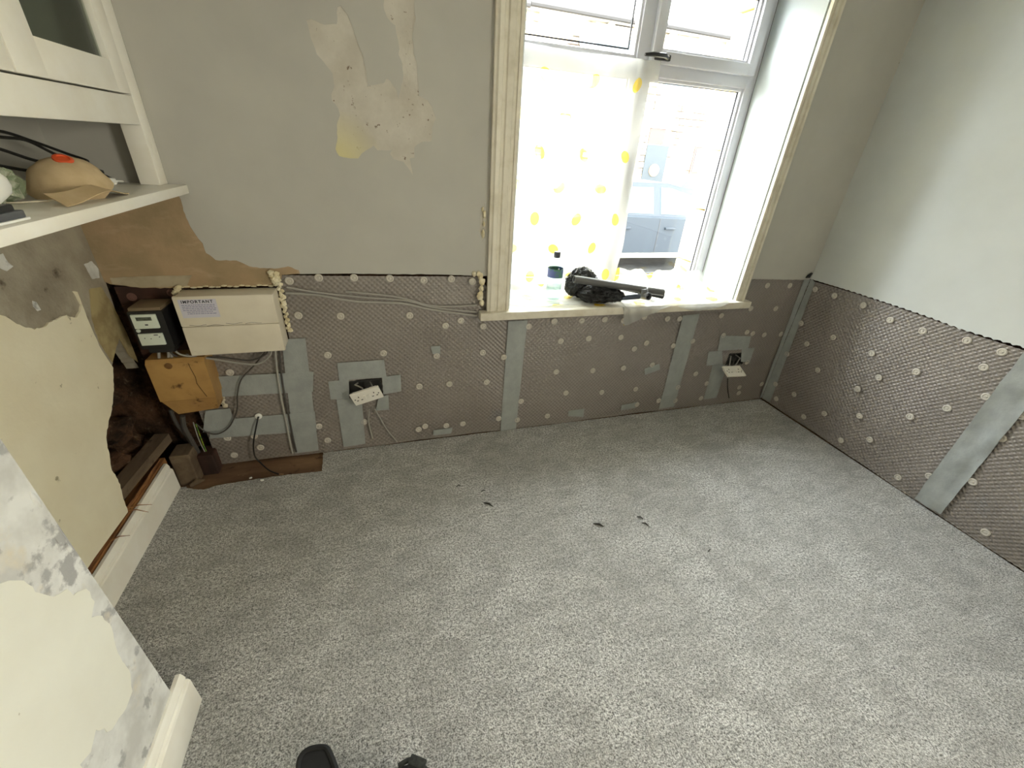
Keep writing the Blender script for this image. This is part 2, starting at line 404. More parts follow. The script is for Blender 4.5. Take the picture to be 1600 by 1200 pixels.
# ------------------------------------------------------------------ room
YF, XR, XL, XB, HC = 1.99, 2.60, -1.04, -.66, 2.48
YM = 2.045          # masonry face behind the front wall's plaster and membrane
BACK = -2.6
WX0, WX1, WZ0, WZ1 = .61, 2.03, .78, 2.33      # clear window opening
def fz(px, py): p = pix(px, py, 1, YF - .006); return (p[0], p[2])
def lz(px, py): p = pix(px, py, 0, XL); return (p[1], p[2])
def bz(px, py): p = pix(px, py, 0, XB); return (p[1], p[2])
def rz(px, py): p = pix(px, py, 0, XR - .008); return (p[1], p[2])

# floor and carpet
fl = tag(MB().box((-1.4, BACK - .1, -.15), (XR + .15, 2.40, -.012)).build('floor', FLOORWOOD), 'bare brown floorboard strip by the meter boxes', kind='structure')
gap = [tuple(pix(x, y, 2, 0)[:2]) for x, y in ((505, 707), (503, 736), (430, 744), (340, 758), (318, 765), (283, 762))]
cpoly = ragged([(-1.3, BACK), (XR + .02, BACK), (XR - .004, YF + .004), (gap[0][0], YF + .004)] + gap + [(-1.0, 1.86), (-1.06, 1.86), (-1.06, .78), (-1.3, .78)], .012, .0035, 3,
                keep=lambda a, b: b.y < -1 or a.y < -1)
tag(layer('carpet', cpoly, [], 2, 0, -.012, CARPET, None), 'speckled grey fitted carpet over the whole room floor', 'carpet', kind='structure')

# front wall: masonry, plaster, torn paint
wf = MB()
for a, b in (((-1.40, YM, -.2), (WX0 - .02, 2.40, HC)), ((WX1 + .02, YM, -.2), (XR + .3, 2.40, HC)), ((WX0 - .02, YM, -.2), (WX1 + .02, 2.40, WZ0 - .03)), ((WX0 - .02, YM, WZ1 + .02), (WX1 + .02, 2.40, HC))):
    wf.box(a, b)
wf = tag(wf.build('wall_front', MASONRY), 'grey painted window wall with torn paint patches', kind='structure')
low = ragged([(XR, .905)] + [fz(*p) for p in ((1262, 437), (1170, 436))] + [(2.07, .91)], .02, .0025, 1, closed=False)
lowL = ragged([(.462, .955)] + [fz(*p) for p in ((745, 431), (700, 429), (600, 428), (520, 427), (440, 429))], .02, .0025, 2, closed=False)
lowP = ragged([fz(*p) for p in ((440, 429), (436, 446), (360, 448), (280, 450), (220, 450), (172, 444))] + [(XL - .02, .965)], .015, .004, 4, closed=False)
outer = [(XL - .02, HC), (XR, HC)] + low + [(2.07, WZ1 + .06), (.50, WZ1 + .06), (.50, .955)] + lowL + lowP[1:]
layer('plaster', outer, [], 1, YF - .006, YM, PLASTER, wf)
cr = lambda pts, s, ox, oy: [(ox + x / s, oy + y / s) for x, y in pts]
patch = cr([(315,125),(345,120),(400,145),(430,155),(505,150),(510,45),(530,35),(570,90),(600,160),(640,280),(670,350),(690,450),(700,540),(800,520),(815,490),(835,500),(875,560),(890,620),(905,560),(920,500),(915,400),(890,340),(885,240),(870,160),(820,110),(800,60),(800,-160),(990,-160),(990,80),(1000,120),(975,220),(985,330),(1005,390),(1010,480),(1020,600),(1070,625),(1100,670),(1125,740),(1100,800),(1100,880),(1030,890),(990,920),(990,985),(960,990),(975,1060),(980,1095),(955,1055),(920,1010),(860,995),(838,960),(850,935),(760,940),(735,910),(660,960),(640,990),(590,990),(520,975),(497,930),(510,860),(505,780),(525,720),(515,680),(475,630),(470,590),(490,540),(480,460),(440,410),(380,340),(340,230)], 4, 400, 0)
chip = [(757, 318), (760, 340), (759, 360), (754, 378), (749, 360), (751, 338)]
pinkb = [fz(*p) for p in ((469, 428), (467, 422), (450, 416), (435, 419), (417, 419), (390, 416), (370, 407), (337, 406), (322, 395), (317, 380), (303, 362), (291, 340), (283, 312), (276, 300))]
pl_out = [(XL - .006, HC - .002), (XR - .02, HC - .002)] + low + [(2.07, WZ1 + .06), (.50, WZ1 + .06), (.50, .955)] + lowL[:-14] + ragged(pinkb, .012, .004, 6, closed=False) + [(XL - .006, 1.29)]
layer('paint_layer', pl_out, [ragged([fz(*p) for p in patch], .012, .004, 9), ragged([fz(*p) for p in chip], .01, .004, 5)], 1, YF - .0078, YF - .005, PAINT, wf)

layer('mortar_band', ragged([fz(*p) for p in ((172, 434), (235, 431), (300, 430), (292, 447), (230, 449), (176, 444))], .012, .003, 21), [], 1, YF - .0085, YF - .006, mat('pale_mortar', srgb(176, 164, 140), srgb(160, 148, 124), 10, .4, .6, .9), wf)
# right wall
RY0, RY1, RZ0, RZ1 = -2.40, -1.20, .95, 2.2       # window opening added for fill light, behind the camera
wr = MB()
for y0, y1, z0, z1 in ((BACK, RY0, -.2, HC), (RY1, YM + .2, -.2, HC), (RY0, RY1, -.2, RZ0), (RY0, RY1, RZ1, HC)): wr.box((XR + .05, y0, z0), (XR + .25, y1, z1))
wr = tag(wr.build('wall_right', MASONRY), 'grey painted right wall, lightened as if window-lit, above the dimpled membrane', kind='structure')
rtop = [rz(*p) for p in ((1267, 436), (1330, 455), (1400, 478), (1450, 495), (1500, 514), (1550, 529), (1600, 543))]
wavy = []
for i in range(200):
    y = 1.975 - i * .011
    z = np.interp(-y, [-p[0] for p in rtop] + [3], [p[1] for p in rtop] + [.885])
    amp = .0035 if y < 1.75 else .001
    wavy.append((y, z + amp * (math.sin(i * 2.05) + .7 * mnoise.noise(Vector((i * .7, 3, 1))))))
layer('plaster', [(BACK, HC), (BACK, wavy[-1][1])] + wavy[::-1] + [(YF + .01, wavy[0][1]), (YF + .01, HC)], [[(RY0, RZ0), (RY1, RZ0), (RY1, RZ1), (RY0, RZ1)]], 0, XR - .008, XR + .05, PAINT_LIT, wr)

# ceiling, back wall, chimney breast
tag(MB().box((-1.5, BACK - .2, HC), (XR + .3, 2.45, HC + .12)).build('ceiling', CEIL), 'white ceiling of the room', kind='structure')
tag(MB().box((-1.5, BACK - .2, -.2), (XR + .3, BACK, HC)).build('wall_back', PAINT), 'grey painted wall behind the camera', kind='structure')
w2 = thing('added_fill_window', (XR + .15, -1.80, RZ0), 'added white framed fill window behind the camera', kind='structure')  # unseen window, added to brighten the cupboard and left-hand walls
mb = MB()
for y0, y1, z0, z1 in ((RY0, RY0 + .06, RZ0, RZ1), (RY1 - .06, RY1, RZ0, RZ1), (RY0, RY1, RZ0, RZ0 + .06), (RY0, RY1, RZ1 - .06, RZ1)): mb.box((XR + .12, y0, z0), (XR + .18, y1, z1))
mb.build('window_frame', PVC, w2)
MB().box((XR + .148, RY0 + .05, RZ0 + .05), (XR + .152, RY1 - .05, RZ1 - .05)).build('window_pane', glass_mat('warm_fill_glass', (1.0, .96, .87, 1)), w2)  # pane tint warms the added fill light
wb = tag(MB().box((-1.4, BACK, -.02), (XB - .0015, .80, HC)).build('wall_breast', FILLER), 'worn chimney breast wall with patchy white filler', kind='structure')
bw = [(0,912),(15,907),(37,907),(55,925),(85,932),(105,920),(115,930),(135,920),(148,940),(143,965),(160,962),(175,982),(180,1007),(185,1022),(202,1047),(207,1080),(197,1107),(175,1140),(150,1140),(142,1175),(125,1195)]
bq = ragged([bz(*p) for p in bw], .012, .005, 8, closed=False)
bq = bq + [(bq[-1][0] - .02, .16), (-1.6, .16), (-1.6, .80), (.2, .80)]
layer('cream_skim', bq, [], 0, XB, XB - .0015, BREASTP, wb)
# knocks of filler along the breast's outer edge
mb = MB()
for i, (px, py, r) in enumerate(((98, 835, .016), (112, 852, .010), (60, 777, .010))):
    y, z = bz(px, py); mb.blob((XB - .004, y - .006, z), (.006, r * .7, r * 2.2), .5, 2, 2, i)
mb.build('filler_lump', FILLER, wb, True)

# left alcove wall: masonry with a broken hole, render, cream skim
wl = tag(MB().box((-1.40, .80, -.2), (-1.20, 2.40, HC)).build('wall_left', MASONRY), 'alcove wall with cream plaster and a broken hole', kind='structure')
holeL = [lz(*p) for p in ((186, 525), (177, 575), (178, 610), (175, 640), (167, 672), (168, 700), (175, 735), (188, 757), (193, 780), (200, 800))]
holeR = [lz(*p) for p in ((222, 578), (203, 550), (186, 525))]
base = [(.80, HC), (YF, HC), (YF, .95), (1.972, .80), (1.96, .63)] + ragged(holeR, .012, .006, 3, closed=False)[1:-1] + ragged(holeL, .012, .008, 4, closed=False) + [(1.30, .195), (.80, .19)]
layer('cement_render', base, [], 0, XL - .006, -1.09, RENDER, wl)
ctop = [lz(*p) for p in ((-30, 488), (0, 492), (8, 494), (26, 506), (54, 515), (74, 508), (84, 500), (104, 492), (120, 496), (126, 486), (128, 476), (116, 455))]
cedge = [lz(*p) for p in ((121, 456), (140, 505), (155, 540), (176, 573))]
cream = [(.80, ctop[0][1])] + ragged(ctop, .01, .006, 5, closed=False) + ragged(cedge, .02, .003, 6, closed=False) + ragged(holeL[1:], .012, .008, 4, closed=False) + [(1.30, .195), (.80, .19)]
layer('cream_skim', cream, [], 0, XL, XL - .006, CREAM, wl)
layer('paint_layer', [(.80, 1.318), (YF, 1.318), (YF, HC), (.80, HC)], [], 0, XL - .003, XL - .006, PAINT, wl)
# old yellowed strip beside the corner
strip = ragged([lz(*p) for p in ((142, 452), (160, 448), (178, 476), (200, 520), (218, 566), (205, 556), (188, 528), (178, 566), (158, 535), (146, 497))], .012, .003, 12)
layer('old_plaster_strip', strip, [], 0, XL - .004, XL - .007, mat('yellowed_plaster', srgb(176, 160, 116), srgb(150, 132, 92), 12, .4, .6, .85, bump=(30, .3, .005)), wl)
for k, sc_ in enumerate((((134, 413), (146, 408), (156, 420), (158, 434), (147, 436), (140, 424)), ((-8, 398), (8, 396), (16, 410), (24, 416), (14, 424), (2, 418), (-8, 420)), ((54, 470), (60, 472), (67, 484), (62, 486), (55, 478)))):
    layer('filler_scrap', ragged([lz(*p) for p in sc_], .01, .004, 30 + k), [], 0, XL - .0045, XL - .006, FILLER, wl)
# rubble inside the hole
for i, (y, z, s) in enumerate(((1.66, .30, .07), (1.76, .42, .075), (1.88, .34, .08), (1.85, .55, .07), (1.95, .47, .06), (1.70, .52, .05), (1.60, .20, .06), (1.93, .22, .08), (1.79, .23, .07), (1.96, .66, .05))):
    MB().blob((-1.19, y, z), (.07, s, s * .8), .6, 1.6, 2, i + 3).build('rubble_stone', MASONRY, wl)

# ------------------------------------------------------------------ skirting boards
def skirting(name, x, y0, y1, h, label, mat_, top=None):
    prof = [(x - .018, 0), (x, 0), (x, h * .74), (x - .003, h * .78), (x - .009, h * .80), (x - .007, h * .86), (x - .011, h * .95), (x - .015, h), (x - .026, h), (x - .026, 0)]
    o = MB().prism(prof, 1, y0, y1).build(name, mat_)
    return tag(o, label, kind='structure')
skirting('baseboard_breast', -.640, BACK + .02, .845, .152, 'white moulded skirting board on the chimney breast', WHITE_GLOSS)
sk = skirting('baseboard_alcove', -1.024, .80, 1.862, .148, 'white skirting board under the broken alcove wall', WHITE_GLOSS)
# split batten behind the alcove skirting
mb = MB(); 
for i in range(7):
    y0 = 1.28 + i * .075; mb.tube([(-1.066 + .004 * math.sin(i * 2), y0, .16), (-1.062, y0 + .06, .168 + .006 * math.sin(i)), (-1.067, y0 + .15, .16)], [.002, .009, .003], 5)
mb.box((-1.10, 1.24, .02), (-1.056, 1.90, .155))
tag(mb.build('timber_batten', SPLINT, None, origin=(-1.08, 1.55, 0)), 'split orange-brown batten behind the alcove skirting', 'timber')
mb = MB()
for i, (a, b) in enumerate((((-1.062, 1.56, .168), (-1.00, 1.60, .14)), ((-1.06, 1.55, .17), (-1.005, 1.57, .128)), ((-1.05, 1.40, .165), (-1.005, 1.43, .15)))):
    mb.tube([a, (Vector(a) + Vector(b)) / 2 + Vector((0, 0, .01)), b], [.003, .002, .0008], 5)
mb.build('splinter', SPLINT, sk)
# weathered timber laid along the foot of the hole and the stub in the corner
a = Vector((-1.13, 1.45, .20)); b = Vector((-1.055, 1.95, .235))
mb = MB().box((-.03, 0, -.022), (.03, (b - a).length, .022)); q = (b - a).to_track_quat('Y', 'Z').to_matrix().to_4x4(); mb.xf(Matrix.Translation(a) @ q)
tag(mb.build('timber_plate', OLDWOOD, None, origin=(-1.09, 1.7, .15)), 'grey weathered timber lying along the foot of the wall hole', 'timber')
mb = MB().box((-1.035, 1.885, -.012), (-.955, 1.985, .165), .006)
tag(mb.build('timber_stub', OLDWOOD, None, origin=(-1, 1.93, -.012)), 'short brown timber stub standing in the corner by the skirting end', 'timber')
mb = MB().box((-.955, 1.94, -.012), (-.885, 2.03, .11), .008)
tag(mb.build('timber_offcut', BOARD, None, origin=(-.92, 1.98, -.012)), 'dark timber offcut beside the corner stub below the tan box', 'timber')
mb = MB().tube([(-.985, 1.865, -.004), (-.955, 1.875, .012), (-.925, 1.87, .018)], [.008, .014, .005], 7)
tag(mb.build('plaster_crumb', OLDWOOD, None, origin=(-.955, 1.87, -.012)), 'small pale rubble crumb at the end of the bare floorboard', 'rubble')

# ------------------------------------------------------------------ window
w1 = thing('window_1', (1.32, 2.31, WZ0), 'white plastic framed window in a deep reveal', kind='structure')
def fr(mb, x0, x1, z0, z1, y0, y1, t, b=.006):
    mb.box((x0, y0, z0), (x0 + t, y1, z1), b).box((x1 - t, y0, z0), (x1, y1, z1), b).box((x0 + t * .6, y0 + .001, z0), (x1 - t * .6, y1, z0 + t), b).box((x0 + t * .6, y0 + .001, z1 - t), (x1 - t * .6, y1, z1), b)
    return mb
FY0, FY1 = 2.30, 2.365
fr(MB(), WX0, WX1, WZ0, WZ1, FY0, FY1, .058).build('window_frame', PVC, w1, True)
MB().box((1.285, FY0 + .002, WZ0 + .04), (1.378, FY1, WZ1 - .04), .008).build('mullion', PVC, w1, True)
MB().box((WX0 + .04, FY0 + .001, 1.862), (WX1 - .04, FY1, 1.928), .008).build('transom', PVC, w1, True)
# glazing beads give each light its stepped edge
def bead(x0, x1, z0, z1, y=FY0 + .012, t=.018):
    return fr(MB(), x0, x1, z0, z1, y, y + .035, t, .004).build('glazing_bead', PVC, w1, True)
def pane(x0, x1, z0, z1, y=2.338, par=None):
    g = MB().box((x0, y, z0), (x1, y + .004, z1)).build('window_pane', GLASS, par or w1)
    fr(MB(), x0 - .001, x1 + .001, z0 - .001, z1 + .001, y - .008, y - .001, .006, 0).build('rubber_seal', SEAL, par or w1)
    return g
bead(.664, 1.29, .834, 1.866); pane(.68, 1.272, .852, 1.85)
bead(1.372, 1.976, .834, 1.866); pane(1.39, 1.958, .852, 1.85)
bead(.664, 1.29, 1.924, 2.276); pane(.70, 1.25, 1.962, 2.258)
sash = fr(MB(), 1.352, 1.985, 1.915, 2.288, 2.272, 2.335, .052, .008).build('opening_sash', PVC, w1, True)
fr(MB(), 1.40, 1.938, 1.963, 2.24, 2.29, 2.33, .016, .004).build('glazing_bead', PVC, sash, True)
pane(1.414, 1.924, 1.977, 2.226, 2.318, sash)
hb = MB().box((1.365, 2.258, 1.925), (1.45, 2.274, 1.95), .004); hb.tube([(1.43, 2.258, 1.938), (1.40, 2.235, 1.94), (1.33, 2.232, 1.938), (1.29, 2.236, 1.934)], [.011, .011, .010, .006], 8)
hb.build('window_handle', BLACKP, sash, True)
# reveal linings, sill and moulded casing
rv = MB().box((WX0 - .02, YF, WZ0), (WX0, 2.30, WZ1 + .02)).box((WX1, YF, WZ0), (WX1 + .02, 2.30, WZ1 + .02)).box((WX0, YF, WZ1), (WX1, 2.30, WZ1 + .02))
rv.build('reveal_lining', REVEAL, w1)
sl = MB().box((WX0 - .165, YF - .055, WZ0 - .042), (WX1 + .105, YF, WZ0), .007).box((WX0 - .019, YF - .02, WZ0 - .03), (WX1 + .019, 2.31, WZ0 - .0005))
tag(sl.build('trim_1', CASING, None, True, origin=(1.32, YF, WZ0 - .042)), 'cream painted window sill board', kind='structure')
def casing(name, x0, x1, z0, z1, horiz, label):
    # stepped moulding across its width: (distance from the opening, thickness)
    pr = [(0, 0), (0, .018), (.014, .020), (.018, .014), (.030, .014), (.036, .022), (.062, .022), (.068, .016), (.080, .016), (.086, .026), (.104, .028), (.112, .022), (.122, .020), (.122, 0)]
    wd = abs((z1 - z0) if horiz else (x1 - x0)); mb = MB()
    if not horiz:
        s = 1 if x1 > x0 else -1
        mb.prism([(x0 + s * u * wd / .122, YF - .0078 - t) for u, t in pr], 2, z0, z1)
    else:
        mb.add([(x, YF - .0078 - t, z0 + u * wd / .122) for x in (x0, x1) for u, t in pr], [tuple(range(len(pr)))[::-1], tuple(range(len(pr), 2 * len(pr)))] + [(i, (i + 1) % len(pr), len(pr) + (i + 1) % len(pr), len(pr) + i) for i in range(len(pr))])
    return tag(mb.build(name, CASING), label, kind='structure')
casing('trim_2', WX0 - .012, .484, WZ0, WZ1 + .1, False, 'cream moulded casing on the left of the window')
casing('trim_3', WX1 + .004, 2.098, WZ0, WZ1 + .1, False, 'cream moulded casing on the right of the window')
casing('trim_4', .484, 2.098, WZ1 + .012, WZ1 + .12, True, 'cream moulded casing over the window head')
# outside stone jambs and sill
ex = MB()
for i in range(6):
    ex.box((WX1 - .03, 2.40, WZ0 - .2 + i * .33), (WX1 + .25, 2.56, WZ0 + .12 + i * .33), .01)
    ex.box((WX0 - .25, 2.40, WZ0 - .2 + i * .33), (WX0 + .03, 2.56, WZ0 + .12 + i * .33), .01)
ex.box((WX0 - .3, 2.40, WZ0 - .25), (WX1 + .3, 2.60, WZ0 - .02), .01)
ex.build('stone_jamb', CREAMSTONE, w1)

# ------------------------------------------------------------------ damp-proof membrane
def membrane(axis, plane, u0, u1, ztop, name, label, holes=(), g=.0038, zb=.004, loc=None):
    """sheet with staggered dimples: axis 1 = front wall (u = x), axis 0 = right wall (u = y)"""
    root = thing(name, loc, label, 'membrane', 'dimpled damp-proof membrane sheets')
    nu = max(2, int((u1 - u0) / g)); nz = int(.97 / g)
    uu = np.linspace(u0, u1, nu); t = np.linspace(0, 1, nz)
    zt = ztop(uu)
    U, T = np.meshgrid(uu, t); Z = zb + T * (zt[None, :] - zb)
    P = .0245
    r = np.round(Z / (P * .5)); off = (np.abs(r) % 2) * .5
    du = (U / P - off); du = (du - np.round(du)) * P; dz = Z - r * P * .5
    dd = np.sqrt(du ** 2 + dz ** 2)
    dep = (.0034 if axis == 1 else .0062) * np.clip(1 - (dd / .0088) ** 2, 0, 1) ** 1.2
    wob = .0035 * np.sin(U * 5.1 + 1.3 * np.sin(Z * 6)) + .002 * np.sin(U * 17 + Z * 9)
    D = plane + dep + wob + .004
    if axis == 1: co = np.stack([U, D, Z], -1)
    else: co = np.stack([D, U, Z], -1)
    co = co - np.array(loc)
    idx = np.arange(nu * nz).reshape(nz, nu)
    q = np.stack([idx[:-1, :-1], idx[:-1, 1:], idx[1:, 1:], idx[1:, :-1]], -1).reshape(-1, 4)
    if holes:
        cu = U[:-1, :-1].ravel(); cz = Z[:-1, :-1].ravel(); keep = np.ones(len(q), bool)
        for a, b, c, d in holes: keep &= ~((cu > a) & (cu < b) & (cz > c) & (cz < d))
        q = q[keep]
    me = bpy.data.meshes.new('membrane_sheet'); n = len(q)
    me.vertices.add(nu * nz); me.vertices.foreach_set('co', co.astype(np.float32).ravel())
    me.loops.add(n * 4); me.loops.foreach_set('vertex_index', q.astype(np.int32).ravel())
    me.polygons.add(n); me.polygons.foreach_set('loop_start', np.arange(0, n * 4, 4, dtype=np.int32))
    me.polygons.foreach_set('use_smooth', np.ones(n, bool)); me.update(); me.validate()
    me.materials.append(MEMB)
    o = bpy.data.objects.new('membrane_sheet', me); COL.objects.link(o); o.parent = root
    return root
ftop = lambda x: np.interp(x, [-.83, -.42, .45, .60, 2.03, 2.1, 2.6], [.94, .972, .948, .735, .735, .90, .90])
rtopf = lambda y: np.interp(y, [0, .9, 1.1, 1.3, 1.5, 1.7, 1.98], [.87, .880, .877, .886, .889, .892, .886])
S1H = (-.235, -.065, .335, .428); S2H = (2.16, 2.30, .315, .40)
m1 = membrane(1, YF, -.90, .655, ftop, 'wall_membrane', 'brown dimpled membrane left of the window under grey cables', [S1H, (-.95, -.448, .66, .99), (-.95, -.79, .345, .99)], loc=(-.1, YF, 0))
m2 = membrane(1, YF, .655, 1.80, ftop, 'wall_membrane', 'brown dimpled membrane directly below the window sill', loc=(1.2, YF, 0))
m3 = membrane(1, YF, 1.80, XR - .001, ftop, 'wall_membrane', 'brown dimpled membrane between the window and the right corner', [S2H], loc=(2.2, YF, 0))
m4 = membrane(0, XR, .885, YF + .003, rtopf, 'wall_membrane', 'brown dimpled membrane on the right wall next to the corner', loc=(XR, 1.4, 0))
m5 = membrane(0, XR, -.5, .885, rtopf, 'wall_membrane', 'brown dimpled membrane on the right wall nearest the camera', loc=(XR, .4, 0))

# plugs
def plug_mesh(rot):
    mb = MB().lathe([(.0175, 0), (.0175, .0025), (.015, .0045), (.012, .0048), (.0105, .0028), (.006, .0028), (.005, .0055), (.0015, .0058)], 20, rot)
    me = bpy.data.meshes.new('plug'); me.from_pydata(mb.v, [], mb.f); me.materials.append(PLUG)
    bm = bmesh.new(); bm.from_mesh(me); bmesh.ops.recalc_face_normals(bm, faces=bm.faces); bm.to_mesh(me); bm.free()
    me.polygons.foreach_set('use_smooth', [True] * len(me.polygons)); me.set_sharp_from_angle(angle=math.radians(50)); return me
PF = plug_mesh(Matrix.Rotation(math.radians(90), 4, 'X')); PR = plug_mesh(Matrix.Rotation(math.radians(-90), 4, 'Y'))
front_plugs = [(452,439),(498,434),(553,434),(609,435),(662,438),(705,436),(738,440),(466,493),(532,494),(640,493),(696,509),(720,501),(755,510),(512,555),(599,552),(682,556),(754,551),(787,558),(655,604),(702,600),(760,597),(654,671),(664,666),(697,665),(723,662),(779,654),(498,666),(569,659),(512,688),(814,627),(808,656),(826,510),(866,502),(909,501),(945,499),(974,501),(1007,495),(1043,498),(1062,498),(876,533),(920,529),(970,527),(1010,536),(991,545),(1052,540),(1082,533),(869,581),(926,579),(974,575),(1019,570),(884,614),(940,613),(993,608),(1087,584),(1059,605),(1104,599),(1055,626),(1029,626),(995,632),(855,650),(1127,493),(1173,482),(1212,482),(1199,446),(1234,446),(1167,519),(1176,521),(1194,523),(1220,522),(1130,524),(1167,566),(1155,605),(1154,614),(1095,622),(1190,600),(359,582),(355,684),(397,681),(407,699),(366,711)]
right_plugs = [(1274,452),(1304,462),(1349,477),(1391,500),(1442,517),(1511,532),(1566,550),(1252,505),(1302,527),(1261,537),(1230,553),(1278,578),(1362,552),(1432,581),(1537,574),(1373,590),(1340,608),(1541,620),(1480,638),(1212,600),(1241,616),(1213,623),(1256,651),(1288,646),(1343,650),(1422,651),(1314,688),(1359,687),(1596,650),(1403,746),(1452,744),(1520,753),(1540,832),(1565,685)]
for p in front_plugs:
    c = pix(p[0], p[1], 1, YF + .001); par = m1 if c[0] < .655 else m2 if c[0] < 1.80 else m3; inst(PF, 'plug', par, c)
for p in right_plugs:
    c = pix(p[0], p[1], 0, XR + .001); inst(PR, 'plug', m4 if c[1] > .885 else m5, c)

ct0 = pix(1263, 431, 1, YF - .01)
mb = MB()
for i in range(5): mb.tube([Vector(ct0) + Vector((-.012 + .006 * i, 0, -.012)), Vector(ct0) + Vector((-.010 + .007 * i, -.004, .004 + .003 * i)), Vector(ct0) + Vector((-.006 + .007 * i, -.006, .012 + .006 * (i % 3)))], [.005, .004, .001], 5)
tag(mb.build('torn_membrane_end', BLACKP, None, origin=tuple(ct0)), 'torn black scrap sticking up at the top of the corner tape', 'scrap')
# tape: a thin strip with slight creases, thickness 0.8 mm
def tape(name, quad, axis, plane, parent, seed=0, crease=.0022, nx=6, nl=16):
    pts = [np.array(q, float) for q in quad]     # (u, z) corners in order round the strip
    a, b, c, d = pts
    L1 = np.linalg.norm(b - a); L2 = np.linalg.norm(d - a)
    n1, n2 = (nx, nl) if L1 < L2 else (nl, nx)
    vs = []
    for lay in (0, 1):
        for j in range(n2 + 1):
            for i in range(n1 + 1):
                s, t = i / n1, j / n2
                p = (a * (1 - s) + b * s) * (1 - t) + (d * (1 - s) + c * s) * t
                e = min(s, 1 - s, t, 1 - t)
                p = p + .0012 * np.array([mnoise.noise(Vector((p[0] * 60, p[1] * 60, seed))), mnoise.noise(Vector((p[0] * 60, p[1] * 60, seed + 9)))])
                k = plane - .0012 + crease * (mnoise.noise(Vector((p[0] * 22, p[1] * 9, seed))) - .5) + (.001 if lay else 0)
                vs.append((p[0], k, p[1]) if axis == 1 else (k, p[0], p[1]))
    m = (n1 + 1) * (n2 + 1); fs = []
    for j in range(n2):
        for i in range(n1):
            q = j * (n1 + 1) + i; f = (q, q + 1, q + n1 + 2, q + n1 + 1); fs.append(f); fs.append(tuple(x + m for x in f[::-1]))
    rim = [i for i in range(n1 + 1)] + [j * (n1 + 1) + n1 for j in range(1, n2 + 1)] + [n2 * (n1 + 1) + i for i in range(n1 - 1, -1, -1)] + [j * (n1 + 1) for j in range(n2 - 1, 0, -1)]
    for i in range(len(rim)):
        x, y = rim[i], rim[(i + 1) % len(rim)]; fs.append((y, x, x + m, y + m))
    mb = MB().add(vs, fs)
    o = None
    if parent is None:
        ctr = np.mean(np.array(vs), 0); lo = np.min(np.array(vs), 0); o = (ctr[0], ctr[1], lo[2])
    return mb.build(name, TAPE, parent, True, origin=o)
tq = lambda *p: [(q[0], q[2]) for q in (pix(x, y, 1, YF) for x, y in p)]
tr_ = lambda *p: [(q[1], q[2]) for q in (pix(x, y, 0, XR) for x, y in p)]
G = 'tape strips over the membrane seams'
tag(tape('seam_tape', tq((794, 502), (824, 500), (806, 670), (782, 673)), 1, YF, None, 1), 'grey tape strip running down from the left end of the sill', 'tape', G)
tag(tape('seam_tape', tq((1067, 493), (1093, 490), (1053, 635), (1029, 639)), 1, YF, None, 2), 'grey tape strip running down from the right half of the sill', 'tape', G)
# corner tape is folded into the corner: two flaps of one strip
ct = thing('corner_tape', (XR - .01, YF - .01, .01), 'grey tape strip folded into the front right corner', 'tape', G)
tape('tape_flap', [(XR - .055, .90), (XR - .004, .90), (XR - .004, .012), (XR - .018, .012)], 1, YF, ct, 3, nl=30)
tape('tape_flap', [(YF - .004, .90), (YF - .04, .885), (YF - .075, .02), (YF - .004, .012)], 0, XR, ct, 4, nl=30)
tag(tape('seam_tape', [(.930, .876), (.812, .872), (.822, .02), (.942, .012)], 0, XR, None, 5, crease=.014, nl=60), 'wide creased grey tape strip on the right wall', 'tape', G)
G2 = 'tape around the fuse box cable'
for q, s, lab in (((440, 530), (477, 528), (498, 703), (461, 708)), 6, 'upright grey tape strip below the white fuse box'), (((340, 588), (490, 580), (489, 611), (348, 619)), 7, 'upper level grey tape strip below the white fuse box'), (((330, 657), (492, 642), (495, 672), (328, 684)), 8, 'lower level grey tape strip below the white fuse box'), (((322, 640), (360, 637), (370, 666), (318, 674)), 10, 'small grey tape flap under the tan service box'):
    tag(tape('tape_strip', tq(*q), 1, YF - .0012 * (s - 5), None, s), lab, 'tape', G2)
for q, par in ((((527, 567), (600, 562), (604, 589), (530, 594)), m1), (((513, 596), (545, 592), (546, 623), (517, 624)), m1), (((597, 589), (626, 585), (627, 611), (599, 616)), m1), (((526, 624), (565, 622), (571, 693), (537, 698)), m1), (((592, 619), (607, 617), (608, 640), (587, 641)), m1), (((673, 541), (688, 540), (688, 552), (676, 553)), m1), (((677, 672), (707, 668), (705, 677), (677, 680)), m1),
               (((1007, 576), (1030, 568), (1031, 577), (1007, 586)), m2), (((888, 642), (913, 638), (911, 651), (887, 650)), m2), (((971, 633), (996, 628), (993, 637), (970, 641)), m2),
               (((1125, 524), (1173, 525), (1168, 545), (1121, 548)), m3), (((1107, 549), (1128, 548), (1129, 570), (1103, 571)), m3), (((1159, 544), (1179, 543), (1171, 566), (1157, 565)), m3), (((1113, 571), (1136, 570), (1119, 621), (1099, 624)), m3)):
    tape('tape_patch', tq(*q), 1, YF - .0005, par, random.random() * 90, nl=6)

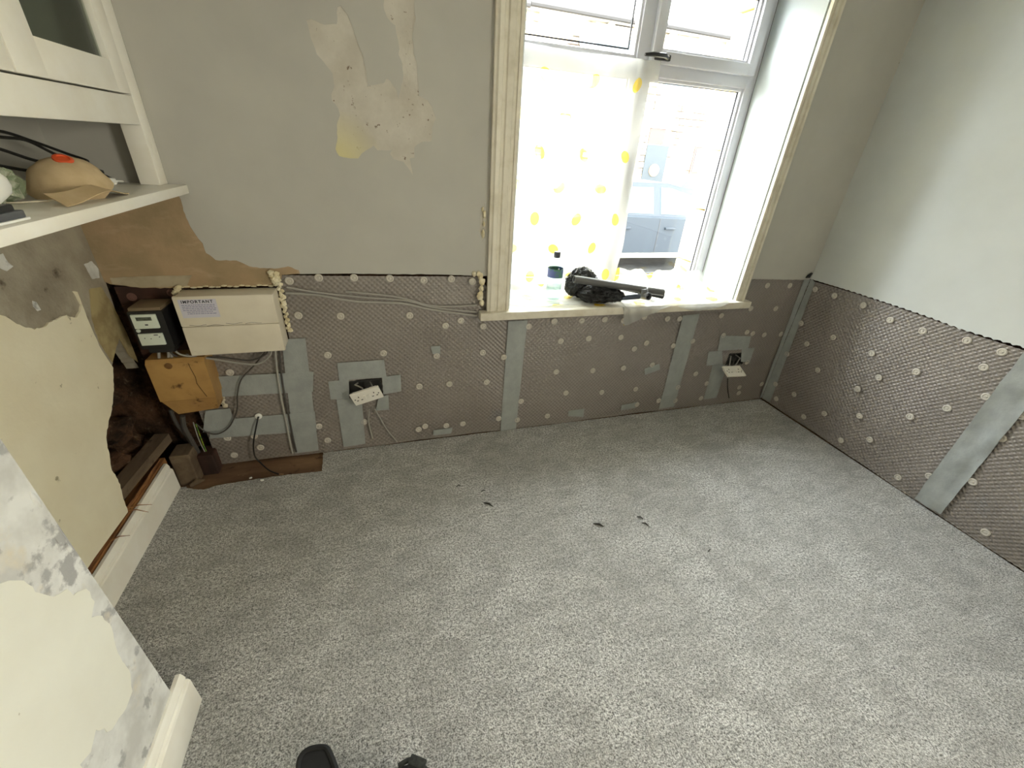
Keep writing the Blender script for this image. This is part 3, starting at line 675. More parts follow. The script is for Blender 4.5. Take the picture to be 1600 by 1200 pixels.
# ------------------------------------------------------------------ sockets
def socket(loc, rot, label, hole):
    root = thing('double_socket', loc, label, 'socket')
    m = Matrix.Translation(loc) @ rot; W, Hh, T = .147, .086, .011
    MB().box((-W / 2, -T, -Hh / 2), (W / 2, 0, Hh / 2), .004).xf(m).build('faceplate', SOCKET, root, True)
    for s in (-1, 1):
        for (dx, dz, w_, h_) in ((0, .012, .0045, .009), (-.011, -.011, .009, .0045), (.011, -.011, .009, .0045)):
            MB().box((s * .039 + dx - w_ / 2, -T - .0006, dz - h_ / 2), (s * .039 + dx + w_ / 2, -T + .004, dz + h_ / 2)).xf(m).build('pin_slot', BLACKHOLE, root)
        MB().box((s * .011 - .006, -T - .003, -.013), (s * .011 + .006, -T + .002, .013), .002).xf(m).build('switch', SOCKET, root, True)
        MB().lathe([(.0035, 0), (.0035, .001), (.001, .0012)], 10, m @ Matrix.Translation((s * .06, -T, 0)) @ Matrix.Rotation(math.radians(90), 4, 'X')).build('screw', STEELBOX, root, True)
    MB().box((-W / 2 + .012, 0, -Hh / 2 + .01), (W / 2 - .012, .014, Hh / 2 - .01), .004).xf(m).build('back_moulding', SOCKET, root, True)
    a, b, c, d = hole
    bx = MB().box((a, YF, c), (a + .002, YM, d)).box((b - .002, YF, c), (b, YM, d)).box((a, YF, c), (b, YM, c + .002)).box((a, YF, d - .002), (b, YM, d)).box((a, YM - .002, c), (b, YM - .0005, d))
    tag(bx.build('back_box', STEELBOX, None, origin=((a + b) / 2, YF, c)), 'dark metal back box behind the ' + label.split(' hanging')[0], 'back box')
    mid = Vector(((a + b) / 2, YM - .01, (c + d) / 2)); o0 = m @ Vector((0, .012, 0))
    for k, (dx, cm) in enumerate(((-.03, CABLEG), (.0, CABLED), (.03, CABLEG))):
        MB().tube([mid + Vector((dx, 0, .01)), mid + Vector((dx * 1.4, -.035, .02 - .01 * k)), o0 + Vector((dx * .6, .02, .02)), o0 + Vector((dx * .5, 0, 0))], .004, 6).build('wire', cm, root, True)
    return root
p1 = pix(573, 617, 1, YF - .045); p2 = pix(1146, 581, 1, YF - .075)
s1 = socket(tuple(p1), Matrix.Rotation(math.radians(-15), 4, 'Y') @ Matrix.Rotation(math.radians(16), 4, 'X'), 'white double socket tilted on the wall hanging left of the window', S1H)
s2 = socket(tuple(p2), Matrix.Rotation(math.radians(3), 4, 'Y') @ Matrix.Rotation(math.radians(-66), 4, 'X'), 'white double socket drooping face up hanging near the right corner', S2H)

# ------------------------------------------------------------------ meter corner
bd = MB().box((-1.032, 2.000, .352), (-.79, 2.028, .935), .002)
tag(bd.build('meter_board', BOARD, None, origin=(-.91, 2.01, .352)), 'dark brown wooden board behind the meter and tan box', 'board')
mb = MB()
for i in range(16):
    t = i / 15; z = .60 - t * .25; mb.blob((-.789 + .004 * math.sin(i * 1.7), 1.995, z), (.010 + .006 * random.random(), .010, .013), .5, 3, 1, i)
tag(mb.build('plaster_edge', mat('pale_board_edge', srgb(200, 190, 166), rough=.9), None, True, origin=(-.789, 1.995, .35)), 'pale crumbly plaster along the right edge of the meter board', 'plaster')
# fuse box enclosure
B0, B1 = (-.803, 1.880, .668), (-.447, 1.990, .924)
fb = thing('fuse_box', (-.625, 1.99, .668), 'cream plastic fuse box enclosure with printed warning label', 'fuse box')
MB().box((B0[0] + .003, B0[1] + .018, B0[2] + .003), (B1[0] - .003, B1[1], B1[2] - .003), .004).build('enclosure', CUBOX, fb, True)
MB().box((B0[0], B0[1], B0[2] + .129), (B1[0], B0[1] + .024, B1[2]), .006).build('cover', CUBOX, fb, True)
MB().box((B0[0], B0[1] + .0005, B0[2]), (B1[0], B0[1] + .024, B0[2] + .1285), .006).build('cover', CUBOX, fb, True)
for x in (B0[0] + .016, B1[0] - .016):
    MB().lathe([(.006, 0), (.006, .001), (.002, .0014)], 12, Matrix.Translation((x, B0[1], B0[2] + .016)) @ Matrix.Rotation(math.radians(90), 4, 'X')).build('screw', CUBOX, fb, True)
lb = MB().box((B0[0] + .018, B0[1] - .0006, .836), (B0[0] + .148, B0[1] + .001, .912)).build('warning_label', LABELP, fb)
def text_mesh(s, size, m, name, mt, parent):
    cu = bpy.data.curves.new(name, 'FONT'); cu.body = s; cu.size = size; cu.align_x = 'CENTER'; cu.offset = size * .03; cu.space_character = 1.25
    to = bpy.data.objects.new('tmp', cu); COL.objects.link(to); bpy.context.view_layer.update()
    me = bpy.data.meshes.new_from_object(to.evaluated_get(bpy.context.evaluated_depsgraph_get())); bpy.data.objects.remove(to)
    me.transform(m); me.transform(Matrix.Translation(-org(parent))); me.materials.clear(); me.materials.append(mt)
    o = bpy.data.objects.new(name, me); COL.objects.link(o); o.parent = parent; return o
text_mesh('IMPORTANT', .0165, Matrix.Translation((B0[0] + .082, B0[1] - .001, .897)) @ Matrix.Rotation(math.radians(90), 4, 'X'), 'heading', INK, lb)
mb = MB()
for r in range(6):
    z = .889 - r * .0072; x = B0[0] + .026 + (.012 if r > 3 else 0)
    while x < B0[0] + .14 - (.014 if r > 3 else 0):
        l = .004 + random.random() * .009; mb.box((x, B0[1] - .0011, z - .0012), (min(x + l, B0[0] + .142), B0[1] - .0005, z + .0012)); x += l + .0022
tag(mb.build('small_print', INKB, lb), kind='stuff')
mb = MB()
for x, z in ((.03, .803), (.09, .801), (.16, .805), (.23, .804)):
    mb.tube([(B0[0] + x + i * .012, B0[1] - .0002, z + .0025 * math.sin(i * 1.3 + x * 50)) for i in range(6)], .0007, 4)
mb.build('scratch', CABLED, fb)
# foam squeezed out round the enclosure
mb = MB()
for i in range(26):
    t = i / 25; z = .965 - t * .24
    mb.blob((-.437 + .006 * math.sin(i * 2.3), 1.982, z), (.007 + .007 * random.random(), .012, .008 + .006 * random.random()), .4, 2, 1, i)
for i in range(9): mb.blob((-.448 + .012 * math.sin(i * 3), 1.978, .94 + .006 * i), (.014, .013, .012), .5, 2, 1, i + 40)
for i in range(16): mb.blob((-.80 + i * .022, 1.983, .932 + .003 * math.sin(i * 2)), (.013, .006, .004), .4, 2, 1, i + 60)
for i in range(4): mb.blob((-.805 - .006 * i, 1.975, .935 - .008 * i), (.014, .014, .010), .4, 2, 1, i + 80)
tag(mb.build('expanding_foam', FOAM, None, True, origin=(-.45, 1.98, .7)), 'cream foam beads squeezed out around the fuse box', 'foam')
mb = MB()
for i, (px, py, r) in enumerate(((751, 432, .013), (753, 440, .016), (752, 451, .012), (750, 462, .017), (753, 473, .012), (748, 428, .011), (741, 428, .010))):
    c = pix(px, py, 1, YF - .012); mb.blob(c, (r, .012, r * 1.3), .5, 2, 2, i)
for i, (px, py, r) in enumerate(((757, 335, .012), (756, 350, .010), (755, 366, .013), (754, 327, .008))):
    c = pix(px, py, 1, YF - .010); mb.blob(c, (r * .6, .008, r * 1.4), .5, 2, 2, i + 20)
tag(mb.build('expanding_foam', FOAM, None, True, origin=(.46, 1.98, .8)), 'cream foam blobs beside the left window casing', 'foam')
# electricity meter
mt_ = thing('electricity_meter', (-.905, 2.0, .70), 'black electricity meter with pale two-part faceplate', 'meter')
MB().box((-.962, 1.872, .712), (-.845, 2.0, .872), .006).build('meter_body', BLACKP, mt_, True)
MB().box((-.958, 1.880, .868), (-.850, 1.995, .885), .006).build('meter_lid', mat('brownish_meter_cover', srgb(120, 104, 80), rough=.6), mt_, True)
f1 = MB().box((-.950, 1.864, .804), (-.868, 1.874, .862), .003).build('faceplate', METERF, mt_, True)
MB().box((-.934, 1.8625, .838), (-.884, 1.866, .852)).build('display', LCD, f1)
MB().box((-.912, 1.8632, .818), (-.902, 1.866, .823)).build('print_mark', INK, f1)
f2 = MB().box((-.950, 1.864, .733), (-.868, 1.874, .783), .003).build('faceplate', METERF, mt_, True)
for x, z, w_ in ((-.89, .777, .014), (-.93, .765, .003), (-.91, .762, .003), (-.88, .768, .004)): MB().box((x - w_ / 2, 1.863, z - .0015), (x + w_ / 2, 1.866, z + .0015)).build('print_mark', INK, f2)
MB().lathe([(.007, 0), (.007, .004), (.003, .006)], 14, Matrix.Translation((-.944, 1.872, .795)) @ Matrix.Rotation(math.radians(90), 4, 'X')).build('seal_screw', METERF, mt_, True)
MB().box((-.945, 1.885, .690), (-.855, 1.99, .713), .004).build('terminal_block', BLACKP, mt_, True)
# tan service head
sh = thing('service_cutout', (-.88, 2.0, .37), 'aged tan plastic service cutout box below the meter', 'service box')
MB().prism([(1.900, .452), (1.900, .632), (1.914, .648), (2.0, .648), (2.0, .452)], 0, -.985, -.772).build('upper_cover', TAN, sh)
MB().add([(-.980, 1.902, .450), (-.775, 1.902, .450), (-.775, 2.0, .450), (-.980, 2.0, .450), (-.945, 1.918, .372), (-.785, 1.918, .385), (-.785, 2.0, .385), (-.945, 2.0, .372)], [(0, 1, 2, 3), (4, 7, 6, 5), (0, 4, 5, 1), (1, 5, 6, 2), (2, 6, 7, 3), (3, 7, 4, 0)]).build('lower_cover', TAN, sh)
MB().lathe([(.014, 0), (.014, .003), (.010, .004), (.009, .002), (.002, .002)], 16, Matrix.Translation((-.905, 1.900, .622)) @ Matrix.Rotation(math.radians(90), 4, 'X')).build('fixing_screw', mat('rusty_screw', srgb(120, 84, 44), rough=.5), sh, True)
MB().tube([(-.832, 1.899, .63), (-.829, 1.8985, .60), (-.823, 1.8985, .56), (-.826, 1.8985, .53), (-.818, 1.8985, .50), (-.806, 1.899, .46)], .0009, 5).build('crack', BOARD, sh)
# washers and screws on the board
for x, z in ((-.985, .893), (-.845, .905)):
    bm_ = MB().lathe([(.017, 0), (.017, .003), (.009, .004), (.008, .001), (.002, .001)], 16, Matrix.Translation((x, 2.0, z)) @ Matrix.Rotation(math.radians(90), 4, 'X'))
    tag(bm_.build('cable_clip', mat('dull_pink_clip', srgb(112, 80, 72), rough=.6), None, True, origin=(x, 2.0, z)), 'round clip on the meter board %s' % ('left above the meter' if x < -.9 else 'beside the fuse box corner'), 'clip')

# cables
def smooth_path(pts, n=6):
    pts = [Vector(p) for p in pts]; out = []
    for i in range(len(pts) - 1):
        p0, p1, p2, p3 = pts[max(i - 1, 0)], pts[i], pts[i + 1], pts[min(i + 2, len(pts) - 1)]
        for k in range(n):
            t = k / n
            out.append(.5 * ((2 * p1) + (p2 - p0) * t + (2 * p0 - 5 * p1 + 4 * p2 - p3) * t * t + (3 * p1 - p0 - 3 * p2 + p3) * t ** 3))
    out.append(pts[-1]); return out
def cable(name, px, off, r, m, label, cat='cable', group=None, pts=None):
    if pts is None:
        offs = off if isinstance(off, (list, tuple)) else [off] * len(px)
        pts = [pix(x, y, 1, YF - o) for (x, y), o in zip(px, offs)]
    pth = smooth_path(pts); lo = min(p.z for p in pth); c = sum(pth, Vector()) / len(pth)
    return tag(MB().tube(pth, r, 8).build(name, m, None, True, origin=(c.x, c.y, lo)), label, cat, group)
cable('grey_cable', ((446, 458), (495, 461), (557, 471), (627, 474), (670, 483), (710, 489), (745, 494)), .006, .0055, CABLEG, 'lower grey cable crossing from the fuse box to the window sill')
cable('grey_cable', ((448, 449), (495, 457), (560, 464), (635, 470), (670, 479), (705, 484), (745, 488)), .006, .0045, CABLEG, 'middle grey cable crossing from the fuse box to the window sill')
cable('grey_cable', ((540, 456), (575, 459), (625, 465), (670, 477), (705, 479), (745, 477)), .006, .0045, CABLEG, 'short upper grey cable running to the window casing')
cable('grey_cable', ((430, 546), (433, 580), (438, 615), (445, 650), (452, 685), (457, 708)), [.02, .012, .012, .012, .012, .008], .0048, CABLEG, 'straight grey cable dropping from the fuse box to the floor')
cable('dark_cable', ((436, 546), (439, 580), (444, 615), (451, 650), (458, 685), (463, 706)), [.02, .006, .006, .007, .007, .005], .0045, CABLED, 'dark cable beside the straight grey drop cable')
cable('thin_cable', ((414, 550), (397, 571), (377, 593), (371, 617), (370, 642), (358, 667), (340, 678), (322, 675), (306, 662)), [.05, .025, .02, .02, .02, .022, .03, .03, .02], .0032, CABLED, 'thin looping cable from the fuse box to the tan box foot')
cable('tail_cable', ((268, 541), (280, 553), (300, 557), (332, 561), (370, 567), (402, 569), (421, 556), (424, 546)), [.06, .075, .07, .06, .05, .05, .05, .05], .0042, CABLEG, 'grey cable sagging under the fuse box from the meter')
cable('tail_cable', ((264, 538), (268, 552), (290, 560), (340, 558), (390, 563), (414, 554), (418, 547)), [.06, .06, .05, .05, .04, .04, .04], .0038, CABLED, 'dark cable sagging under the fuse box behind the grey one')
cable('meter_tail', ((248, 545), (249, 560), (256, 567), (263, 562), (263, 545)), [.05, .06, .065, .06, .05], .0055, CABLEG, 'left grey looped tail under the meter')
cable('meter_tail', ((266, 545), (270, 561), (279, 567), (289, 564), (293, 553)), [.05, .06, .065, .06, .05], .0055, CABLEG, 'right grey looped tail under the meter')
cable('black_cable', None, 0, .0036, CABLEB, 'black cable emerging from the white grommet to the floorboard', pts=[pix(404, 651, 1, YF - .012), pix(400, 668, 1, YF - .03), pix(396, 693, 1, YF - .03), pix(398, 712, 1, YF - .035), pix(407, 723, 1, YF - .05), pix(421, 735, 2, 0.006), pix(436, 741, 2, 0.004)])
cable('bare_wire_end', None, 0, .0022, COPPER, 'bare copper end of the black cable', 'wire', pts=[pix(436, 741, 2, .004), pix(443, 741, 2, .004)])
cable('earth_wire', ((306, 663), (313, 682), (320, 700), (328, 716), (338, 731)), [.03, .02, .015, .01, .01], .0026, CABLEY, 'green and yellow earth wire below the tan box', 'wire')
cable('earth_wire', ((302, 660), (310, 685), (320, 706), (330, 722), (342, 732)), [.03, .02, .015, .01, .008], .0024, CABLEG, 'pale grey wire beside the earth wire below the tan box', 'wire')
cable('supply_cable', ((285, 650), (288, 668), (300, 690), (312, 712), (322, 738)), [.05, .045, .03, .01, -.02], .011, CABLED, 'thick dark supply cable dropping from the tan box')
cable('supply_cable', ((266, 640), (276, 662), (292, 682), (304, 702), (318, 730)), [.05, .04, .02, .0, -.03], .008, CABLED, 'second dark cable dropping left of the thick supply cable')
g = pix(404, 650, 1, YF - .004)
tag(MB().lathe([(.016, 0), (.016, .005), (.012, .009), (.006, .010), (.0045, .004)], 20, Matrix.Translation(g) @ Matrix.Rotation(math.radians(90), 4, 'X')).build('cable_grommet', WHITEP, None, True, origin=g), 'round white grommet with a black cable through it', 'grommet')
cable('socket_cable', ((577, 640), (576, 660), (582, 685)), [.03, .012, .008], .0035, CABLEG, 'left grey cable dropping from the tilted socket')
cable('socket_cable', ((585, 638), (592, 650), (605, 672), (621, 691)), [.03, .012, .008, .006], .0035, CABLEG, 'right grey cable slanting from the tilted socket to the floor')
cable('socket_cable', ((1137, 592), (1137, 606), (1139, 622)), [.06, .012, .006], .003, CABLEB, 'thin black cable dropping from the drooping socket')

# ------------------------------------------------------------------ alcove cupboard with shelf
cb = thing('wall_cupboard', (-.88, 1.4, 1.287), 'white built-in alcove cupboard with glazed doors above a shelf', 'cupboard')
FX = -.73
sb = MB().box((XL + .001, .805, 1.287), (-.67, YF - .008, 1.318), .006); sb.build('shelf_board', WHITE_GLOSS, cb, True)
MB().box((FX - .06, 1.915, 1.318), (FX, YF - .009, HC - .002), .003).build('stile', WHITE_GLOSS, cb, True)
MB().box((FX - .06, .805, 1.318), (FX, .84, HC - .002), .003).build('stile', WHITE_GLOSS, cb, True)
MB().box((FX - .028, .84, 1.500), (FX - .0005, 1.915, 1.580), .003).build('bottom_rail', WHITE_GLOSS, cb, True)
MB().box((XL + .001, .84, 1.545), (FX - .028, 1.915, 1.566)).build('cupboard_floor', WHITE_GLOSS, cb)
MB().box((XL + .001, .84, 1.95), (FX - .06, 1.915, 1.97)).build('inner_shelf', WHITE_GLOSS, cb)
MB().box((FX - .028, .84, HC - .08), (FX - .0005, 1.915, HC - .002), .003).build('top_rail', WHITE_GLOSS, cb, True)
for y0, y1, ajar in ((1.387, 1.909, .006), (.846, 1.381, 0)):
    z0, z1 = 1.584, HC - .084; x0, x1 = FX - .022, FX + .003
    root_d = thing('door', (FX, y0, z0)); root_d.parent = cb; root_d.location = Vector((FX, y0, z0)) - org(cb); ORG[root_d.name] = Vector((FX, y0, z0))
    d = MB().box((x0, y0, z0), (x1, y0 + .11, z1), .003).box((x0, y1 - .075, z0), (x1, y1, z1), .003).box((x0, y0 + .1, z0), (x1 - .0006, y1 - .07, z0 + .082), .003).box((x0, y0 + .1, z1 - .08), (x1 - .0006, y1 - .07, z1), .003)
    d.build('door_frame', WHITE_GLOSS, root_d, True)
    fr2 = MB().box((x0 + .004, y0 + .105, z0 + .078), (x0 + .008, y1 - .072, z1 - .076)); fr2.build('door_pane', CABGLASS, root_d)

# things on the shelf
SZ = 1.318
# respirator mask: a cupped shell with a folded edge, standing open side down
mk = thing('dust_mask', (-.80, 1.52, SZ), 'tan cup dust mask with an orange valve on the shelf', 'mask')
bm = bmesh.new(); NU, NV = 40, 14; grid = []
for j in range(NV + 1):
    t = j / NV; row = []
    for i in range(NU):
        a = 2 * math.pi * i / NU
        rr = math.sin(t * math.pi * .52) ** .85
        flare = 1 + (.16 * max(0, t - .82) / .18)
        x = .072 * rr * math.cos(a) * flare; y = .092 * rr * math.sin(a) * flare * (1 + .12 * math.sin(a))
        z = .088 * math.cos(t * math.pi * .5) ** .8 + .004 * mnoise.noise(Vector((x * 40, y * 40, 2)))
        z += .016 * max(0, math.sin(2 * a + .6)) * max(0, t - .45) / .55 + .004
        row.append(bm.verts.new((x, y, z)))
    grid.append(row)
for j in range(NV):
    for i in range(NU): bm.faces.new((grid[j][i], grid[j][(i + 1) % NU], grid[j + 1][(i + 1) % NU], grid[j + 1][i]))
bmesh.ops.remove_doubles(bm, verts=bm.verts, dist=.0005)
bmesh.ops.solidify(bm, geom=bm.faces[:], thickness=.0025)
MB().bm(bm, Matrix.Translation((-.80, 1.55, SZ + .001)) @ Matrix.Rotation(math.radians(8), 4, 'X')).build('mask_shell', MASKM, mk, True)
MB().lathe([(.021, 0), (.021, .006), (.017, .009), (.013, .009), (.012, .006), (.003, .006)], 20, Matrix.Translation((-.785, 1.53, SZ + .088)) @ Matrix.Rotation(math.radians(22), 4, 'Y') @ Matrix.Rotation(math.radians(18), 4, 'X')).build('exhale_valve', ORANGE, mk, True)
fl_ = MB()
pth = [(-.735, 1.38, .004), (-.725, 1.43, .010), (-.72, 1.48, .006), (-.715, 1.53, .003)]
n = 12; vs = []
for i in range(n + 1):
    t = i / n; y = 1.33 + t * .30; x = -.712 + .02 * math.sin(t * 3); z = SZ + .003 + .02 * math.sin(t * math.pi) ** 2
    vs += [(x, y, z), (x - .045 + .01 * math.sin(t * 5), y + .02, z + .024 * (1 - t)), (x, y, z - .002), (x - .045 + .01 * math.sin(t * 5), y + .02, z + .022 * (1 - t))]
fs = []
for i in range(n):
    a = i * 4; b = a + 4; fs += [(a, b, b + 1, a + 1), (a + 2, a + 3, b + 3, b + 2), (a, a + 2, b + 2, b), (a + 1, b + 1, b + 3, a + 3)]
fs += [(0, 1, 3, 2), (n * 4, n * 4 + 2, n * 4 + 3, n * 4 + 1)]
MB().add(vs, fs).build('mask_flange', MASKM, mk, True)
MB().tube(smooth_path([(-.86, 1.47, SZ + .03), (-.89, 1.40, SZ + .004), (-.83, 1.36, SZ + .004), (-.76, 1.42, SZ + .006)]), .002, 6).build('strap', mat('cream_elastic', srgb(222, 212, 190), rough=.7), mk, True)
def shelf_pts(px, xs): return [pix(x, y, 0, X) for (x, y), X in zip(px, xs)]
lead = thing('black_lead', (-.93, 1.75, SZ), 'coiled black lead with a plug lying on the shelf behind the mask', 'cable')
MB().tube(smooth_path(shelf_pts([(-60, 198), (5, 206), (55, 222), (105, 240), (132, 249), (137, 253), (128, 258), (108, 257), (60, 252), (0, 233), (-60, 218)], [-.95, -.95, -.95, -.94, -.93, -.92, -.91, -.92, -.93, -.94, -.95]), 8), .0042, 8).build('cord_loop', CABLEB, lead, True)
MB().tube(smooth_path(shelf_pts([(-60, 205), (0, 214), (40, 219), (80, 238), (115, 255), (145, 269), (160, 275)], [-.93, -.93, -.93, -.92, -.91, -.90, -.90]), 8), .0042, 8).build('cord_loop', CABLEB, lead, True)
MB().tube(smooth_path(shelf_pts([(-60, 247), (0, 259), (40, 266), (70, 270)], [-.93, -.93, -.92, -.91]), 8), .0042, 8).build('cord_loop', CABLEB, lead, True)
MB().tube(smooth_path(shelf_pts([(150, 268), (170, 277), (184, 284), (187, 292)], [-.90, -.89, -.885, -.88]), 8), .0042, 8).build('cord_loop', CABLEB, lead, True)
c = pix(152, 270, 0, -.90); MB().blob(c, (.016, .026, .012), .3, 2, 2, 3).build('plug_top', BLACKP, lead, True)
cl = pix(172, 294, 0, -.86)
clp = thing('spring_clip', (cl[0], cl[1], SZ), 'small white and black clip beside the mask on the shelf', 'clip')
MB().lathe([(.022, 0), (.026, .008), (.022, .020), (.014, .021), (.012, .010)], 18, Matrix.Translation((cl[0], cl[1], SZ + .001))).build('clip_ring', WHITEP, clp, True)
MB().lathe([(.0115, .0), (.0115, .014), (.004, .016)], 14, Matrix.Translation((cl[0], cl[1], SZ + .002))).build('clip_core', BLACKP, clp, True)
MB().tube(smooth_path([(cl[0] + .02, cl[1] + .0, SZ + .014), (cl[0] + .03, cl[1] + .03, SZ + .01), (cl[0] + .01, cl[1] + .045, SZ + .004)]), .003, 6).build('clip_arm', WHITEP, clp, True)
fp = pix(203, 279, 0, -1.0); tag(MB().blob((fp[0], fp[1], SZ + .012), (.012, .018, .011), .3, 2, 2, 1).build('black_cap', BLACKP, None, True, origin=(fp[0], fp[1], SZ)), 'small black bung at the back of the shelf', 'cap')  # small black cap lying on the shelf
# crumpled clear green-tinted bag, white item, black clip box at the left edge
bg_ = MB().blob((-.86, 1.37, SZ + .045), (.045, .055, .045), .55, 2.6, 3, 8)
for i, v in enumerate(bg_.v): bg_.v[i] = (v[0], v[1], max(v[2], SZ + .001))
tag(bg_.build('crumpled_bag', mat('green_tinted_film', srgb(128, 140, 112), srgb(166, 170, 150), 40, .45, .55, .25, bump=(50, .8, .01)), None, False, origin=(-.86, 1.37, SZ)), 'crumpled green-tinted plastic bag left of the mask', 'bag')
wi = MB().blob((-.80, 1.205, SZ + .05), (.05, .075, .05), .25, 1.5, 3, 5)
for i, v in enumerate(wi.v): wi.v[i] = (v[0], v[1], max(v[2], SZ + .001))
tag(wi.build('white_cloth', mat('white_rag', srgb(236, 236, 232), rough=.8), None, True, origin=(-.80, 1.205, SZ)), 'white rounded cloth bundle at the left edge of the shelf', 'cloth')
bxk = thing('tape_measure', (-.705, 1.10, SZ), 'black boxy tool with a pale base at the shelf edge', 'tool')
MB().box((-.745, 1.04, SZ + .001), (-.682, 1.148, SZ + .006), .002).build('base_plate', WHITEP, bxk, True)
MB().box((-.742, 1.05, SZ + .006), (-.69, 1.130, SZ + .032), .004).build('tool_body', BLACKP, bxk, True)
MB().box((-.70, 1.06, SZ + .006), (-.684, 1.142, SZ + .02), .003).build('tool_lip', mat('dark_grey_plastic', srgb(78, 80, 84), rough=.5), bxk, True)

# ------------------------------------------------------------------ plastic sheet over the left pane and sill
def sheet_obj(name, rows, uvs, parent):
    me = bpy.data.meshes.new(name); nv, nu = len(rows), len(rows[0]); o0 = org(parent)
    me.from_pydata([tuple(Vector(p) - o0) for r in rows for p in r], [], [(j * nu + i, j * nu + i + 1, (j + 1) * nu + i + 1, (j + 1) * nu + i) for j in range(nv - 1) for i in range(nu - 1)])
    fu = [q for r in uvs for q in r]; uv = me.uv_layers.new(name='uv')
    for l in me.loops: uv.data[l.index].uv = fu[l.vertex_index]
    me.materials.append(SHEET); me.polygons.foreach_set('use_smooth', [True] * len(me.polygons))
    o = bpy.data.objects.new(name, me); COL.objects.link(o); o.parent = parent; ORG[o.name] = o0; return o
ps = thing('plastic_sheet', (1.2, 2.2, WZ0), 'milky plastic sheet printed with yellow lemons over window and sill', 'plastic sheet')
nz3 = lambda x, y, z: mnoise.noise(Vector((x, y, z)))
rows, uvs = [], []
for j in range(61):
    t = j / 60; row = []; ru = []
    for i in range(49):
        s = i / 48; z = 1.925 - t * (1.925 - .83); x = .605 + s * (1.405 - .605 - .05 * t)
        z2 = z - .012 * math.sin(s * math.pi) * (1 - t)
        y = 2.262 - .006 + .016 * nz3(x * 5, z * 2.2, 1) + .010 * nz3(x * 15, z * 4, 4) + .012 * nz3(x * 3 + z * 6, z * 1.5, 7)
        y = min(y, 2.285)
        if s < .06: y -= (.06 - s) * 1.2                     # edge rolled forward against the left reveal
        if s > .86: y = y - .02 * (s - .86) / .14 * math.sin(t * 9) + .012
        y = min(y, 2.292); x = max(x, WX0 + .004)
        row.append((x, y, z2)); ru.append((x - .804 + .245 * .5 + .245 * 6, z - 1.82 + .158 * .5 + .158 * 12 - .02))
    rows.append(row); uvs.append(ru)
sheet_obj('hanging_sheet', rows, uvs, ps)
# tucked flap up the left reveal
rows, uvs = [], []
for j in range(30):
    t = j / 29; row = []; ru = []
    for i in range(8):
        s = i / 7; z = 1.93 + t * .28; y = 2.292 - s * .05 * (1 - t * .7) - .004 * nz3(z * 30, s * 3, 2); x = WX0 + .004 + .008 * abs(nz3(z * 24, s * 4, 5)) + .03 * (1 - s) * (1 - t)
        row.append((x, y, z)); ru.append((x + .3, z + 9.31))
    rows.append(row); uvs.append(ru)
sheet_obj('tucked_flap', rows, uvs, ps)
# drape over the sill, hanging over its front edge on the right
tip = [(.62, 2.06), (.75, 2.0), (.90, 1.985), (1.10, 1.975), (1.22, 1.955)]
def reach(x):   # distance from the frame to the free edge, measured along the sheet
    return np.interp(x, [.62, .70, .85, 1.05, 1.20, 1.245, 1.262, 1.29, 1.40, 1.50, 1.58, 1.66, 1.74, 1.86, 1.93, 1.97, 2.01], [.24, .28, .305, .31, .33, .36, .46, .46, .41, .375, .355, .385, .395, .385, .37, .34, .30])
rows, uvs = [], []
YE = YF - .060
for j in range(64):
    t = j / 63; row = []; ru = []
    for i in range(150):
        x = .618 + (2.012 - .618) * i / 149
        d = t * reach(x); bumpy = .030 * max(0, nz3(x * 6, d * 9, 3) + .15) + .014 * abs(nz3(x * 17, d * 22, 6)) + .006 * abs(nz3(x * 40, d * 45, 8))
        k = min(1, d / .05); up = .09 * max(0, 1 - d / .07) ** 1.5 * (1 + .6 * nz3(x * 9, 1, 2)) * (1 if x > 1.36 else .5)
        hump = .055 * math.exp(-((x - 1.82) / .13) ** 2) * math.exp(-((d - .10) / .09) ** 2) + .04 * math.exp(-((x - 1.52) / .1) ** 2) * math.exp(-((d - .06) / .06) ** 2)
        fall = max(0, (2.285 - d) * -1 + YE)      # past the sill's front edge
        if fall <= 0:
            y = 2.285 - d; edge = min(1, (y - YE) / .03); z = WZ0 + .003 + bumpy * (.25 + .75 * edge) * (.55 if x < 1.3 else 1) + up + hump
        else:
            y = YE - .006 - .012 * abs(nz3(x * 14, d * 8, 9)) ; z = WZ0 + .004 - fall + .006 * nz3(x * 12, d * 10, 2)
        row.append((x, y, z)); ru.append((x - .804 + .17 + .245 * 6, 2 - d + .158 * .5 + .03))
    rows.append(row); uvs.append(ru)
sheet_obj('sill_drape', rows, uvs, ps)

# ------------------------------------------------------------------ things on the sill
bt = thing('water_bottle', (.888, 2.09, WZ0 + .012), 'clear plastic water bottle with green and blue label on the sill', 'bottle')
BM = Matrix.Translation((.888, 2.09, WZ0 + .014))
MB().lathe([(.030, 0), (.040, .004), (.042, .015), (.040, .03), (.042, .05), (.040, .07), (.042, .09), (.042, .165), (.036, .185), (.022, .208), (.015, .222), (.014, .236), (.012, .236), (.012, .222)], 28, BM).build('bottle_body', PET, bt, True)
lm = mat('green_bottle_label', srgb(86, 136, 110), srgb(92, 104, 158), 14, .47, .53, .5)
MB().lathe([(.0425, .122), (.0425, .168), (.0421, .168), (.0421, .122)], 28, BM).build('bottle_label', lm, bt, True)
MB().lathe([(.0165, .224), (.0175, .226), (.0175, .248), (.015, .253), (.008, .254)], 20, BM).build('bottle_cap', mat('dark_grey_cap', srgb(70, 72, 82), rough=.4), bt, True)
MB().lathe([(.038, .004), (.039, .03), (.0385, .075), (.002, .075)], 24, BM).build('water', glass_mat('clear_water', (.92, .96, .95, 1)), bt, True)
bb = MB()
